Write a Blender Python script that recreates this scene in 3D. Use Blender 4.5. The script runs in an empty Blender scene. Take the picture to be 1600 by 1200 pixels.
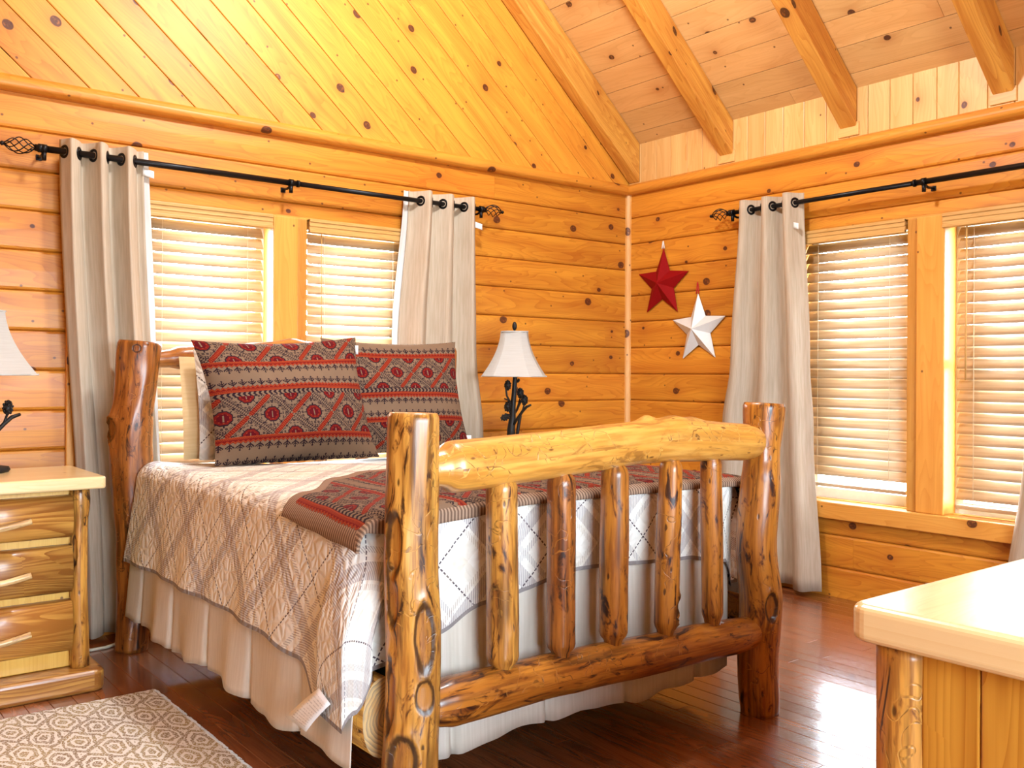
import bpy, math, random
from math import sin, cos, pi, sqrt, exp, atan2
from mathutils import Vector, Matrix, noise as mnoise

SC = bpy.context.scene
COL = SC.collection

# ---------------------------------------------------------------- camera
EYE = 1.25
yaw, roll, FPX = 0.66678, 0.005424, 1478.0
fw = Vector((sin(yaw), cos(yaw), 0)); rt = Vector((cos(yaw), -sin(yaw), 0)); up = Vector((0, 0, 1))
r2 = rt * cos(roll) + up * sin(roll); u2 = up * cos(roll) - rt * sin(roll)
cd = bpy.data.cameras.new('camera'); cam = bpy.data.objects.new('camera', cd); COL.objects.link(cam)
cd.sensor_width = 36.0; cd.lens = FPX / 1600 * 36.0; cd.shift_y = -16 / 1600; cd.clip_start = .05
cam.matrix_world = Matrix(((r2.x, u2.x, -fw.x, 0), (r2.y, u2.y, -fw.y, 0), (r2.z, u2.z, -fw.z, EYE), (0, 0, 0, 1)))
SC.camera = cam
SC.cycles.diffuse_bounces = 2

# ---------------------------------------------------------------- exposure, sky, lights
vs = SC.view_settings
vs.view_transform = 'Standard'; vs.look = 'None'; vs.gamma = 1.0; vs.exposure = 0.0; vs.use_curve_mapping = False

wd = bpy.data.worlds.new('sky'); SC.world = wd; wd.use_nodes = True
wn = wd.node_tree.nodes; wl = wd.node_tree.links; wn.clear()
wo = wn.new('ShaderNodeOutputWorld'); wb = wn.new('ShaderNodeBackground')
tc = wn.new('ShaderNodeTexCoord'); sx = wn.new('ShaderNodeSeparateXYZ'); cr = wn.new('ShaderNodeValToRGB')
wl.new(tc.outputs['Generated'], sx.inputs[0])
mr = wn.new('ShaderNodeMapRange'); mr.inputs[1].default_value = -.6; mr.inputs[2].default_value = .6
wl.new(sx.outputs[2], mr.inputs[0]); wl.new(mr.outputs[0], cr.inputs[0])
cr.color_ramp.elements[0].position = .40; cr.color_ramp.elements[0].color = (.42, .44, .40, 1)
cr.color_ramp.elements[1].position = .56; cr.color_ramp.elements[1].color = (.72, .87, 1.0, 1)
wl.new(cr.outputs[0], wb.inputs[0])
gl = wn.new('ShaderNodeMapRange'); gl.interpolation_type = 'SMOOTHSTEP'      # hazy sun glow on the side of the back window
gl.inputs[1].default_value = .2; gl.inputs[2].default_value = .95; gl.inputs[3].default_value = 13.0; gl.inputs[4].default_value = 95.0
wl.new(sx.outputs[1], gl.inputs[0]); g2 = wn.new('ShaderNodeMapRange'); g2.interpolation_type = 'SMOOTHSTEP'      # sky brightened behind the camera, as fill through the added front opening
g2.inputs[1].default_value = -.2; g2.inputs[2].default_value = -.9; g2.inputs[3].default_value = 0.0; g2.inputs[4].default_value = 26.0
ga = wn.new('ShaderNodeMath'); wl.new(sx.outputs[1], g2.inputs[0]); wl.new(gl.outputs[0], ga.inputs[0]); wl.new(g2.outputs[0], ga.inputs[1]); wl.new(ga.outputs[0], wb.inputs[1])
wl.new(wb.outputs[0], wo.inputs[0])

WX, WY = 4.74, 4.712          # inner faces of the right and the back wall
X0, YF = -1.2, -1.9           # left and front walls, behind the camera

def light(name, kind, loc, energy, color, size=None, rot=None, size_y=None, portal=False):
    l = bpy.data.lights.new(name, kind); l.energy = energy; l.color = color
    if kind == 'AREA':
        l.size = size
        if size_y: l.shape = 'RECTANGLE'; l.size_y = size_y
        l.cycles.is_portal = portal
    elif size is not None: l.shadow_soft_size = size
    o = bpy.data.objects.new(name, l); COL.objects.link(o); o.location = loc
    if rot: o.rotation_euler = rot
    return o
# daylight portals in the window openings (they only guide the sampling of the sky)
light('portal_back', 'AREA', (2.185, WY + .22, 1.32), 1, (1, 1, 1), 1.6, (-pi/2, 0, 0), 1.6, True)
light('portal_right', 'AREA', (WX + .22, 2.53, 1.32), 1, (1, 1, 1), 1.6, (pi/2, 0, pi/2), 1.6, True)
light('portal_added_fill', 'AREA', (1.2, YF - .12, 1.6), 1, (1, 1, 1), 2.8, (pi/2, 0, 0), 1.7, True)  # guides sky light through the fill opening added behind the camera
# the ceiling lamp up in the vault
light('ceiling_lamp', 'POINT', (2.2, 2.9, 3.7), 275, (.87, .95, 1.0), .14)

# ---------------------------------------------------------------- node maths
def lin(h):
    h = h.lstrip('#'); c = [int(h[i:i+2], 16) / 255 for i in (0, 2, 4)]
    return tuple((x / 12.92 if x <= .04045 else ((x + .055) / 1.055) ** 2.4) for x in c) + (1,)

class E:
    """a float socket with operators"""
    def __init__(s, nt, k): s.nt, s.k = nt, k
    def _o(s, op, b=None, c=None, rev=False):
        n = s.nt.nodes.new('ShaderNodeMath'); n.operation = op
        a = s
        if rev: a, b = b, a
        for i, x in enumerate((a, b, c)):
            if x is None: continue
            if isinstance(x, E): s.nt.links.new(x.k, n.inputs[i])
            else: n.inputs[i].default_value = float(x)
        return E(s.nt, n.outputs[0])
    def __add__(s, b): return s._o('ADD', b)
    __radd__ = __add__
    def __sub__(s, b): return s._o('SUBTRACT', b)
    def __rsub__(s, b): return s._o('SUBTRACT', b, rev=True)
    def __mul__(s, b): return s._o('MULTIPLY', b)
    __rmul__ = __mul__
    def __truediv__(s, b): return s._o('DIVIDE', b)
    def lt(s, b): return s._o('LESS_THAN', b)
    def gt(s, b): return s._o('GREATER_THAN', b)
    def frac(s): return s._o('FRACT')
    def floor(s): return s._o('FLOOR')
    def abs(s): return s._o('ABSOLUTE')
    def sin(s): return s._o('SINE')
    def sqrt(s): return s._o('SQRT')
    def min(s, b): return s._o('MINIMUM', b)
    def max(s, b): return s._o('MAXIMUM', b)
    def pow(s, b): return s._o('POWER', b)
    def mod(s, b): return s._o('FLOORED_MODULO', b)
    def exp(s): return s._o('EXPONENT')
    def clamp(s):
        r = s._o('ADD', 0.0); r.k.node.use_clamp = True; return r
    def ss(s, a, b):
        """smooth 0->1 as s goes a->b (a may exceed b)"""
        n = s.nt.nodes.new('ShaderNodeMapRange'); n.interpolation_type = 'SMOOTHSTEP'
        s.nt.links.new(s.k, n.inputs[0])
        for i, x in ((1, a), (2, b)):
            if isinstance(x, E): s.nt.links.new(x.k, n.inputs[i])
            else: n.inputs[i].default_value = x
        return E(s.nt, n.outputs[0])
    def band(s, lo, hi): return s.gt(lo) * s.lt(hi)
    def tri(s): return (s.frac() - .5).abs() * 2      # 1 at whole numbers, 0 midway

class Mat:
    def __init__(s, name, rough=.5, spec=.5):
        s.m = bpy.data.materials.new(name); s.m.use_nodes = True; s.nt = s.m.node_tree
        s.b = s.nt.nodes['Principled BSDF']; s.b.inputs['Roughness'].default_value = rough
        s.b.inputs['Specular IOR Level'].default_value = spec
    def link(s, a, b): s.nt.links.new(a.k if isinstance(a, E) else a, b)
    def uv(s):
        n = s.nt.nodes.new('ShaderNodeUVMap'); n.uv_map = 'UVMap'
        x = s.nt.nodes.new('ShaderNodeSeparateXYZ'); s.nt.links.new(n.outputs[0], x.inputs[0])
        return E(s.nt, x.outputs[0]), E(s.nt, x.outputs[1])
    def obj(s):
        n = s.nt.nodes.new('ShaderNodeTexCoord'); x = s.nt.nodes.new('ShaderNodeSeparateXYZ')
        s.nt.links.new(n.outputs['Object'], x.inputs[0])
        return [E(s.nt, o) for o in x.outputs]
    def attr(s, name):
        n = s.nt.nodes.new('ShaderNodeAttribute'); n.attribute_name = name; return E(s.nt, n.outputs['Fac'])
    def vec(s, x, y=0.0, z=0.0):
        n = s.nt.nodes.new('ShaderNodeCombineXYZ')
        for i, a in enumerate((x, y, z)):
            if isinstance(a, E): s.nt.links.new(a.k, n.inputs[i])
            else: n.inputs[i].default_value = a
        return n.outputs[0]
    def noise(s, v, scale=1.0, detail=2.0, rough=.5, dist=0.0):
        n = s.nt.nodes.new('ShaderNodeTexNoise'); s.nt.links.new(v, n.inputs['Vector'])
        n.inputs['Scale'].default_value = scale; n.inputs['Detail'].default_value = detail
        n.inputs['Roughness'].default_value = rough; n.inputs['Distortion'].default_value = dist
        return E(s.nt, n.outputs['Fac'])
    def voro(s, v, scale=1.0, feature='F1', rnd=1.0, dim='2D'):
        n = s.nt.nodes.new('ShaderNodeTexVoronoi'); n.voronoi_dimensions = dim; n.feature = feature
        s.nt.links.new(v, n.inputs['Vector']); n.inputs['Scale'].default_value = scale
        n.inputs['Randomness'].default_value = rnd
        if feature != 'F1': return E(s.nt, n.outputs['Distance'])
        x = s.nt.nodes.new('ShaderNodeSeparateColor'); s.nt.links.new(n.outputs['Color'], x.inputs[0])
        return E(s.nt, n.outputs['Distance']), E(s.nt, x.outputs[0]), E(s.nt, x.outputs[1])
    def mix(s, f, a, b, mode='MIX'):
        n = s.nt.nodes.new('ShaderNodeMix'); n.data_type = 'RGBA'; n.blend_type = mode
        if isinstance(f, E): s.nt.links.new(f.k, n.inputs[0])
        else: n.inputs[0].default_value = f
        for i, c in ((6, a), (7, b)):
            if isinstance(c, (tuple, list)): n.inputs[i].default_value = c
            else: s.nt.links.new(c, n.inputs[i])
        return n.outputs[2]
    def scale(s, c, f):
        n = s.nt.nodes.new('ShaderNodeVectorMath'); n.operation = 'SCALE'
        if isinstance(c, tuple): n.inputs[0].default_value = c[:3]
        else: s.nt.links.new(c, n.inputs[0])
        s.nt.links.new(f.k, n.inputs[3]); return n.outputs[0]
    def color(s, c):
        if isinstance(c, (tuple, list)): s.b.inputs['Base Color'].default_value = c
        else: s.nt.links.new(c, s.b.inputs['Base Color'])
        return s
    def bump(s, h, strength=.3, dist=.01):
        n = s.nt.nodes.new('ShaderNodeBump'); n.inputs['Strength'].default_value = strength
        n.inputs['Distance'].default_value = dist; s.nt.links.new(h.k, n.inputs['Height'])
        s.nt.links.new(n.outputs[0], s.b.inputs['Normal']); return s
    def coat(s, w, r=.1):
        s.b.inputs['Coat Weight'].default_value = w; s.b.inputs['Coat Roughness'].default_value = r; return s

def wood(name, light, dark, knotc, halo, knots=.3, rough=.4, coat=0.0, var=.2, S=3.4, grain=1.0, ksize=1.0, specks=.12):
    """planed knotty boards: u runs along the grain, v across it, in metres; each board has its own uv offset and tone"""
    m = Mat(name, rough)
    u, v = m.uv(); t = m.attr('tone')
    D, r, g = m.voro(m.vec(u * (.82 * S), v * S), 1.0, rnd=.92)
    has = r.lt(knots); rad = (g * .055 + .022) * ksize
    D = D + (m.noise(m.vec(u * 30, v * 30), 1, 1) - .5) * .02
    core = has * D.ss(rad * 1.08, rad * .85)
    ring = has * (D - rad).abs().ss(.016, .004)
    hal = has * (D * -8.0).exp()
    far = has * (D * -3.2).exp()
    D2, r3, g3 = m.voro(m.vec(u * 8, v * 9), 1.0)          # pin knots
    pin = r3.lt(specks) * D2.ss(.07, .03)
    vv = v + far * .035
    g1 = m.noise(m.vec(u * 1.1, vv * 16, t * 9), 1, 3, .55)
    g2 = m.noise(m.vec(u * 3.0, vv * 150, t * 5), 1, 2)
    w = m.noise(m.vec(u * .7, vv * 5.5, t * 3), 1, 2) * 26
    rings = ((w + vv * 30).frac())
    rings = rings.pow(2.5)
    f = ((g1 - .5) * 1.6 + rings * .38 + (g2 - .5) * .35 + .28) * grain
    c = m.mix(f.clamp(), light, dark)
    c = m.mix((hal * .75).clamp(), c, halo)
    c = m.scale(c, t * var + 1.0)
    c = m.mix((t * .25 - .02).clamp(), c, halo)
    c = m.mix((core * .93).clamp(), c, m.mix(m.noise(m.vec(u * 60, v * 60), 1, 1).ss(.45, .9), knotc, halo))
    c = m.mix((ring * .85 + pin * .8).clamp(), c, knotc)
    m.color(c)
    m.bump(g2 * .4 + g1 * .3 - core * .4, .12, .004)
    if coat: m.coat(coat, .18)
    return m.m

def logwood(name, base, light, streak, dark, rough=.36, coat=.24, patch=.5, carve=.6, st=.7):
    """peeled, varnished log: cambium streaks, beetle tracks, checks and scars (vertex attribute 'scar')"""
    m = Mat(name, rough)
    u, v = m.uv(); t = m.attr('tone'); sc = m.attr('scar')
    n1 = m.noise(m.vec(u * 2.2, v * 9, t * 7), 1, 3, .6, .6)
    n2 = m.noise(m.vec(u * 5, v * 60, t * 3), 1, 3, .6)
    n3 = m.noise(m.vec(u * 7, v * 22, t * 5), 1, 4, .65, 1.2)
    c = m.mix(n1.ss(.35, .68), base, light)
    c = m.mix((n2.ss(.42, .66) * .7).clamp(), c, streak)
    c = m.mix((n3.ss(.52, .62) * patch).clamp(), c, streak)
    c = m.mix((n3.ss(.57, .67) * patch * 1.5).clamp(), c, dark)
    n5 = m.noise(m.vec(u * 2.0, v * 30, t * 2 + 4.0), 1, 3, .6, .4)
    c = m.mix((n5.ss(.50, .68) * st).clamp(), c, dark)
    # beetle tracks: thin wandering lines in patches
    wx = m.noise(m.vec(u * 9, v * 9, 3.3), 1, 2) ; wy = m.noise(m.vec(u * 9, v * 9, 8.1), 1, 2)
    e = m.voro(m.vec(u * 9 + wx * 3.2, v * 9 + wy * 3.2), 1.0, 'DISTANCE_TO_EDGE')
    msk = m.noise(m.vec(u * 3.2, v * 5, 5.5), 1, 1).ss(.50, .58)
    tr = e.ss(.035, .012) * msk
    c = m.mix((tr * carve).clamp(), c, m.mix(n2.ss(.4, .6), dark, light))
    pit = m.voro(m.vec(u * 14, v * 36), 1.0)
    pits = pit[1].lt(.07) * (pit[0] + n3 * .3).ss(.34, .20)
    c = m.mix((pits * .85).clamp(), c, dark)
    kn = m.voro(m.vec(u * 5, v * 6), 1.0)
    knot = kn[1].lt(.18) * kn[0].ss(.13, .05)
    c = m.mix((knot * .6).clamp(), c, streak)
    ins = sc.ss(.9, .7) ; rim = (sc + (n3 - .5) * .4 - .93).abs().ss(.24, .05)
    c = m.mix((ins * .75).clamp(), c, m.mix(n2.ss(.35, .65), streak, base))
    c = m.mix((rim * .92).clamp(), c, dark)
    n4 = m.noise(m.vec(u * 1.6, v * 3.5, 2.2), 1, 2)
    c = m.scale(c, t * .16 + .72 + n4 * .56)
    m.color(c)
    m.bump(n1 * .6 + n2 * .25 - tr * .5 - pits * .5 - rim * .6, .35, .006)
    m.coat(coat, .14)
    return m.m

def endgrain(name, c1, c2, c3):
    m = Mat(name, .5)
    u, v = m.uv()
    n = m.noise(m.vec(u * 14, v * 14), 1, 2)
    r = ((u * u + v * v).sqrt() * 95 + n * 3).frac()
    c = m.mix(r.pow(2.0), c1, c2)
    c = m.mix((n.ss(.55, .75) * .6), c, c3)
    return m.color(c).bump(r, .1, .003).m

def plain(name, c, rough=.5, metal=0.0, bumpn=None, var=.06):
    m = Mat(name, rough); x, y, z = m.obj()
    n = m.noise(m.vec(x * 35, y * 35, z * 35), 1, 2)
    m.color(m.scale(c, n * var * 2 + (1 - var))); m.b.inputs['Metallic'].default_value = metal
    if bumpn: m.bump(n, bumpn, .003)
    return m.m

def cloth(name, c, c2=None, rough=.85, weave=900, strength=.12, trans=0.0):
    m = Mat(name, rough, .2); u, v = m.uv()
    w = ((u * weave).sin() + (v * weave).sin()) * .25 + .5
    n = m.noise(m.vec(u * 6, v * 90), 1, 3)
    m.color(m.mix(n.ss(.3, .7), c, c2 or tuple(x * .9 for x in c[:3]) + (1,)))
    m.bump(w * .5 + n * .5, strength, .002)
    if trans:
        tr = m.nt.nodes.new('ShaderNodeBsdfTranslucent'); tr.inputs[0].default_value = c
        mx = m.nt.nodes.new('ShaderNodeMixShader'); mx.inputs[0].default_value = trans
        out = m.nt.nodes['Material Output']
        m.nt.links.new(m.b.outputs[0], mx.inputs[1]); m.nt.links.new(tr.outputs[0], mx.inputs[2]); m.nt.links.new(mx.outputs[0], out.inputs[0])
    return m.m

# ---------------------------------------------------------------- mesh building
class MB:
    """collects geometry of ONE object"""
    def __init__(s): s.v = []; s.f = []; s.uv = []; s.tone = []; s.mi = []; s.sm = []; s.scar = {}
    def face(s, idx, uvs, tone=0., mi=0, smooth=False):
        s.f.append(idx); s.uv.append(uvs); s.tone.append(tone); s.mi.append(mi); s.sm.append(smooth)
    def hexa(s, c, grain=0, tone=0., off=None, mi=0):
        """8 corners c[ix][iy][iz] flattened as index ix*4+iy*2+iz; grain axis 0..2"""
        b = len(s.v); s.v += [Vector(p) for p in c]
        L = [(Vector(c[4]) - Vector(c[0])).length, (Vector(c[2]) - Vector(c[0])).length, (Vector(c[1]) - Vector(c[0])).length]
        ou, ov = off if off else (random.uniform(0, 60), random.uniform(0, 60))
        loc = [((i >> 2) & 1, (i >> 1) & 1, i & 1) for i in range(8)]
        oth = [a for a in range(3) if a != grain]
        for q, ax in (((0, 1, 3, 2), 0), ((4, 6, 7, 5), 0), ((0, 4, 5, 1), 1), ((2, 3, 7, 6), 1), ((0, 2, 6, 4), 2), ((1, 5, 7, 3), 2)):
            uv = []
            for i in q:
                p = [loc[i][a] * L[a] for a in range(3)]
                if ax == grain: uv.append((ou + p[oth[0]] * .3, ov + p[oth[1]]))
                else:
                    va = [a for a in oth if a != ax][0]
                    uv.append((ou + p[grain], ov + p[va] + (.31 if ax == oth[0] else 0)))
            s.face([b + i for i in q], uv, tone, mi)
    def box(s, lo, hi, grain=0, tone=None, mi=0, R=None, o=None):
        if tone is None: tone = random.uniform(-1, 1)
        c = [Vector((hi[0] if i & 4 else lo[0], hi[1] if i & 2 else lo[1], hi[2] if i & 1 else lo[2])) for i in range(8)]
        if R is not None: c = [R @ p + (o or Vector()) for p in c]
        s.hexa(c, grain, tone, mi=mi)
    def prism(s, poly, ext, U=None, tone=None, mi=0, mi_cap=None, smooth=False, off=None):
        """polygon (list of 3-d points) extruded by vector ext; U = grain direction"""
        poly = [Vector(p) for p in poly]; ext = Vector(ext)
        if tone is None: tone = random.uniform(-1, 1)
        U = Vector(U).normalized() if U is not None else ext.normalized()
        nrm = Vector()
        for i in range(len(poly)): nrm += (poly[i] - poly[0]).cross(poly[(i + 1) % len(poly)] - poly[0])
        if nrm.dot(ext) < 0: poly.reverse(); nrm = -nrm
        nrm.normalize()
        Vv = nrm.cross(U) if abs(nrm.dot(U)) < .9 else None
        ou, ov = off if off else (random.uniform(0, 60), random.uniform(0, 60))
        n = len(poly); b = len(s.v); s.v += poly + [p + ext for p in poly]
        def capuv(p):
            if Vv is not None: return (ou + p.dot(U), ov + p.dot(Vv))
            d = p - poly[0]; a = (poly[1] - poly[0]).normalized(); return (ou + d.dot(a) , ov + d.dot(nrm.cross(a)))
        mc = mi if mi_cap is None else mi_cap
        s.face([b + i for i in reversed(range(n))], [capuv(poly[i]) for i in reversed(range(n))], tone, mc)
        s.face([b + n + i for i in range(n)], [capuv(p + ext) for p in poly], tone, mc)
        per = 0.
        for i in range(n):
            j = (i + 1) % n; e = (poly[j] - poly[i]).length
            ps = [poly[i], poly[j], poly[j] + ext, poly[i] + ext]
            if abs(U.dot(ext.normalized())) > .9: uv = [(ou + p.dot(U), ov + per + (e if k in (1, 2) else 0)) for k, p in enumerate(ps)]
            else: uv = [(ou + p.dot(U), ov + per + (0 if k < 2 else ext.length)) for k, p in enumerate(ps)]
            s.face([b + i, b + j, b + n + j, b + n + i], uv, tone, mi, smooth); per += e
    def grid(s, fn, nu, nv, uvfn=None, tone=0., mi=0, smooth=True, wrap=False, flip=False):
        """fn(i/nu, j/nv) -> point"""
        b = len(s.v); W = nv + 1
        for i in range(nu + (0 if wrap else 1)):
            for j in range(W): s.v.append(Vector(fn(i / nu, j / nv)))
        M = nu if wrap else nu + 1
        for i in range(nu):
            for j in range(nv):
                q = [b + i * W + j, b + ((i + 1) % M) * W + j, b + ((i + 1) % M) * W + j + 1, b + i * W + j + 1]
                c = [(i / nu, j / nv), ((i + 1) / nu, j / nv), ((i + 1) / nu, (j + 1) / nv), (i / nu, (j + 1) / nv)]
                uv = [uvfn(*k) if uvfn else k for k in c]
                if flip: q.reverse(); uv.reverse()
                s.face(q, uv, tone, mi, smooth)
    def tube(s, pts, rad, n=10, tone=0., mi=0, caps=True, uoff=0.):
        pts = [Vector(p) for p in pts]
        if not hasattr(rad, '__len__'): rad = [rad] * len(pts)
        b = len(s.v); prev = None; L = uoff
        for k, p in enumerate(pts):
            d = (pts[min(k + 1, len(pts) - 1)] - pts[max(k - 1, 0)]).normalized()
            if prev is None:
                a = Vector((0, 0, 1)) if abs(d.z) < .9 else Vector((1, 0, 0))
                X = d.cross(a).normalized()
            else: X = (prev - d * prev.dot(d)).normalized()
            prev = X; Y = d.cross(X)
            for j in range(n): s.v.append(p + (X * cos(2 * pi * j / n) + Y * sin(2 * pi * j / n)) * rad[k])
        for k in range(len(pts) - 1):
            l = (pts[k + 1] - pts[k]).length
            for j in range(n):
                j2 = (j + 1) % n; R = rad[k] * 2 * pi / n
                s.face([b + k * n + j, b + k * n + j2, b + (k + 1) * n + j2, b + (k + 1) * n + j],
                       [(L, j * R), (L, (j + 1) * R), (L + l, (j + 1) * R), (L + l, j * R)], tone, mi, True)
            L += l
        if caps:
            e = b + (len(pts) - 1) * n
            s.face([b + j for j in reversed(range(n))], [(cos(2 * pi * j / n) * .01, sin(2 * pi * j / n) * .01) for j in reversed(range(n))], tone, mi)
            s.face([e + j for j in range(n)], [(cos(2 * pi * j / n) * .01, sin(2 * pi * j / n) * .01) for j in range(n)], tone, mi)
    def lathe(s, prof, c, n=24, sq=None, tone=0., mi=0, smooth=True, rot=0.):
        """profile [(r,z)] about a vertical axis at c; sq(angle) scales the radius"""
        b = len(s.v); c = Vector(c)
        for r, z in prof:
            for j in range(n):
                a = 2 * pi * j / n + rot; k = sq(a) if sq else 1
                s.v.append(c + Vector((r * k * cos(a), r * k * sin(a), z)))
        for i in range(len(prof) - 1):
            for j in range(n):
                j2 = (j + 1) % n
                s.face([b + i * n + j, b + i * n + j2, b + (i + 1) * n + j2, b + (i + 1) * n + j],
                       [(j / n, i * .05), ((j + 1) / n, i * .05), ((j + 1) / n, i * .05 + .05), (j / n, i * .05 + .05)], tone, mi, smooth)
        for i, rev in ((0, True), (len(prof) - 1, False)):
            if prof[i][0] > 1e-4:
                ids = [b + i * n + j for j in range(n)]
                if rev: ids.reverse()
                s.face(ids, [(0, 0)] * n, tone, mi)
    def ball(s, c, r, n=12, m=8, sc=(1, 1, 1), tone=0., mi=0, R=None):
        c = Vector(c)
        def fn(a, t):
            th = t * pi; p = Vector((sin(th) * cos(2 * pi * a) * sc[0], sin(th) * sin(2 * pi * a) * sc[1], -cos(th) * sc[2])) * r
            if R is not None: p = R @ p
            return c + p
        s.grid(fn, n, m, tone=tone, mi=mi, wrap=True)
    def log(s, pts, rad, nseg=36, step=.02, seed=0, amp=.05, tone=0., scars=(), bumps=(), capmi=1, flat=0.):
        """irregular log along a polyline; rad(t) gives the radius; scars/bumps: (t, angle, half length m, half angle, depth m)"""
        pts = [Vector(p) for p in pts]
        seg = [(pts[i + 1] - pts[i]).length for i in range(len(pts) - 1)]; L = sum(seg); n = max(6, int(L / step))
        rnd = random.Random(seed); ou, ov = rnd.uniform(0, 50), rnd.uniform(0, 50); so = Vector((seed * 7.3, seed * 3.1, 0))
        def at(t):      # Catmull-Rom through the points
            d = t * L; k = 0
            while k < len(seg) - 1 and d > seg[k]: d -= seg[k]; k += 1
            x = d / seg[k]
            p1, p2 = pts[k], pts[k + 1]; p0 = pts[k - 1] if k else p1 * 2 - p2; p3 = pts[k + 2] if k + 2 < len(pts) else p2 * 2 - p1
            return .5 * ((2 * p1) + (p2 - p0) * x + (2 * p0 - 5 * p1 + 4 * p2 - p3) * x * x + (3 * p1 - p0 - 3 * p2 + p3) * x ** 3)
        b = len(s.v); prev = None; rr = []
        for i in range(n + 1):
            t = i / n; p = at(t); d = (at(min(1, t + .01)) - at(max(0, t - .01))).normalized()
            if prev is None:
                a = Vector((0, -1, 0)) if abs(d.y) < .9 else Vector((0, 0, 1))
                Z = (a - d * a.dot(d)).normalized()
            else: Z = (prev - d * prev.dot(d)).normalized()
            prev = Z; Yv = d.cross(Z); r = rad(t); rr.append(r)
            for j in range(nseg):
                a = 2 * pi * j / nseg
                q = so + Vector((cos(a) * 1.1, sin(a) * 1.1, t * L * 3.2))
                k = 1 + amp * mnoise.noise(q) + amp * .5 * mnoise.noise(q * 2.7)
                if flat: k *= 1 - flat * abs(sin(a * 4 + seed + 1.5 * mnoise.noise(Vector((seed, t * L * 2, 0)))))
                x = r * k; sv = 9.
                for st, sa, hl, ha, dep in scars:
                    da = (a - sa + pi) % (2 * pi) - pi; dl = (t - st) * L
                    da += .25 * ha * mnoise.noise(Vector((dl * 12, seed, 1)))
                    e = sqrt((dl / hl) ** 2 + (da / ha) ** 2); sv = min(sv, e)
                    x -= dep * max(0., min(1., (1.02 - e) * 4)) - dep * .55 * exp(-((e - 1.15) / .16) ** 2)
                for st, sa, hl, ha, dep in bumps:
                    da = (a - sa + pi) % (2 * pi) - pi; dl = (t - st) * L
                    x += dep * exp(-((dl / hl) ** 2 + (da / ha) ** 2))
                if sv < 8: s.scar[len(s.v)] = sv
                s.v.append(p + (Z * cos(a) + Yv * sin(a)) * x)
        rm = sum(rr) / len(rr)
        for i in range(n):
            for j in range(nseg):
                j2 = (j + 1) % nseg
                s.face([b + i * nseg + j, b + i * nseg + j2, b + (i + 1) * nseg + j2, b + (i + 1) * nseg + j],
                       [(ou + i / n * L, ov + j * 2 * pi * rm / nseg), (ou + i / n * L, ov + (j + 1) * 2 * pi * rm / nseg),
                        (ou + (i + 1) / n * L, ov + (j + 1) * 2 * pi * rm / nseg), (ou + (i + 1) / n * L, ov + j * 2 * pi * rm / nseg)], tone, 0, True)
        for i, rev in ((0, True), (n, False)):
            ids = [b + i * nseg + j for j in range(nseg)]; uv = [(cos(2 * pi * j / nseg) * rr[i], sin(2 * pi * j / nseg) * rr[i] + .012) for j in range(nseg)]
            if rev: ids.reverse(); uv.reverse()
            s.face(ids, uv, tone, capmi)
    def build(s, name, mats, parent=None, loc=None, bevel=0., seg=2, subsurf=0, solid=0.):
        if not isinstance(mats, (list, tuple)): mats = [mats]
        org = ORIGIN[parent.name] if parent else Vector(loc or (0, 0, 0))
        me = bpy.data.meshes.new(name)
        me.from_pydata([tuple(p - org) for p in s.v], [], s.f)
        for m in mats: me.materials.append(m)
        uvl = me.uv_layers.new(name='UVMap'); flat = []
        for uv in s.uv:
            for a, b in uv: flat += [a, b]
        uvl.data.foreach_set('uv', flat)
        ta = me.attributes.new('tone', 'FLOAT', 'FACE'); ta.data.foreach_set('value', s.tone)
        me.polygons.foreach_set('material_index', [min(i, len(mats) - 1) for i in s.mi]); me.polygons.foreach_set('use_smooth', s.sm)
        sa = me.attributes.new('scar', 'FLOAT', 'POINT'); sa.data.foreach_set('value', [s.scar.get(i, 9.) for i in range(len(s.v))])
        me.update()
        o = bpy.data.objects.new(name, me); COL.objects.link(o)
        if parent: o.parent = parent
        else: o.location = org
        ORIGIN[o.name] = org
        if bevel:
            b = o.modifiers.new('bevel', 'BEVEL'); b.width = bevel; b.segments = seg; b.limit_method = 'ANGLE'; b.angle_limit = .6
            b.harden_normals = False
        if solid:
            b = o.modifiers.new('solid', 'SOLIDIFY'); b.thickness = solid; b.offset = 0
        if subsurf:
            b = o.modifiers.new('sub', 'SUBSURF'); b.levels = b.render_levels = subsurf
        return o

ORIGIN = {}
def tag(o, label, cat, group=None, kind=None):
    if label: o['label'] = label
    if cat: o['category'] = cat
    if group: o['group'] = group
    if kind: o['kind'] = kind
    return o
def thing(name, label, cat, loc, group=None, kind=None):
    o = bpy.data.objects.new(name, None); COL.objects.link(o); o.location = loc; o.empty_display_size = .1
    ORIGIN[o.name] = Vector(loc)
    return tag(o, label, cat, group, kind)
def struct(o, label=None, cat=None): return tag(o, label, cat, None, 'structure')
def dup(root, loc, label=None, rotz=0.):
    """a copy of a thing with copies of its parts and sub-parts"""
    def cp(o, par):
        c = o.copy(); COL.objects.link(c); c.parent = par
        for ch in list(o.children): cp(ch, c)
        return c
    c = cp(root, None); c.location = loc; c.rotation_euler.z = rotz
    if label: c['label'] = label
    return c
def lerp(a, b, t): return a + (b - a) * t
def pw(t, pts):
    """smooth piecewise curve through (t, value) pairs"""
    for (a, x), (b, y) in zip(pts, pts[1:]):
        if t <= b:
            k = max(0., (t - a) / (b - a)); k = k * k * (3 - 2 * k); return x + (y - x) * k
    return pts[-1][1]
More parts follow.
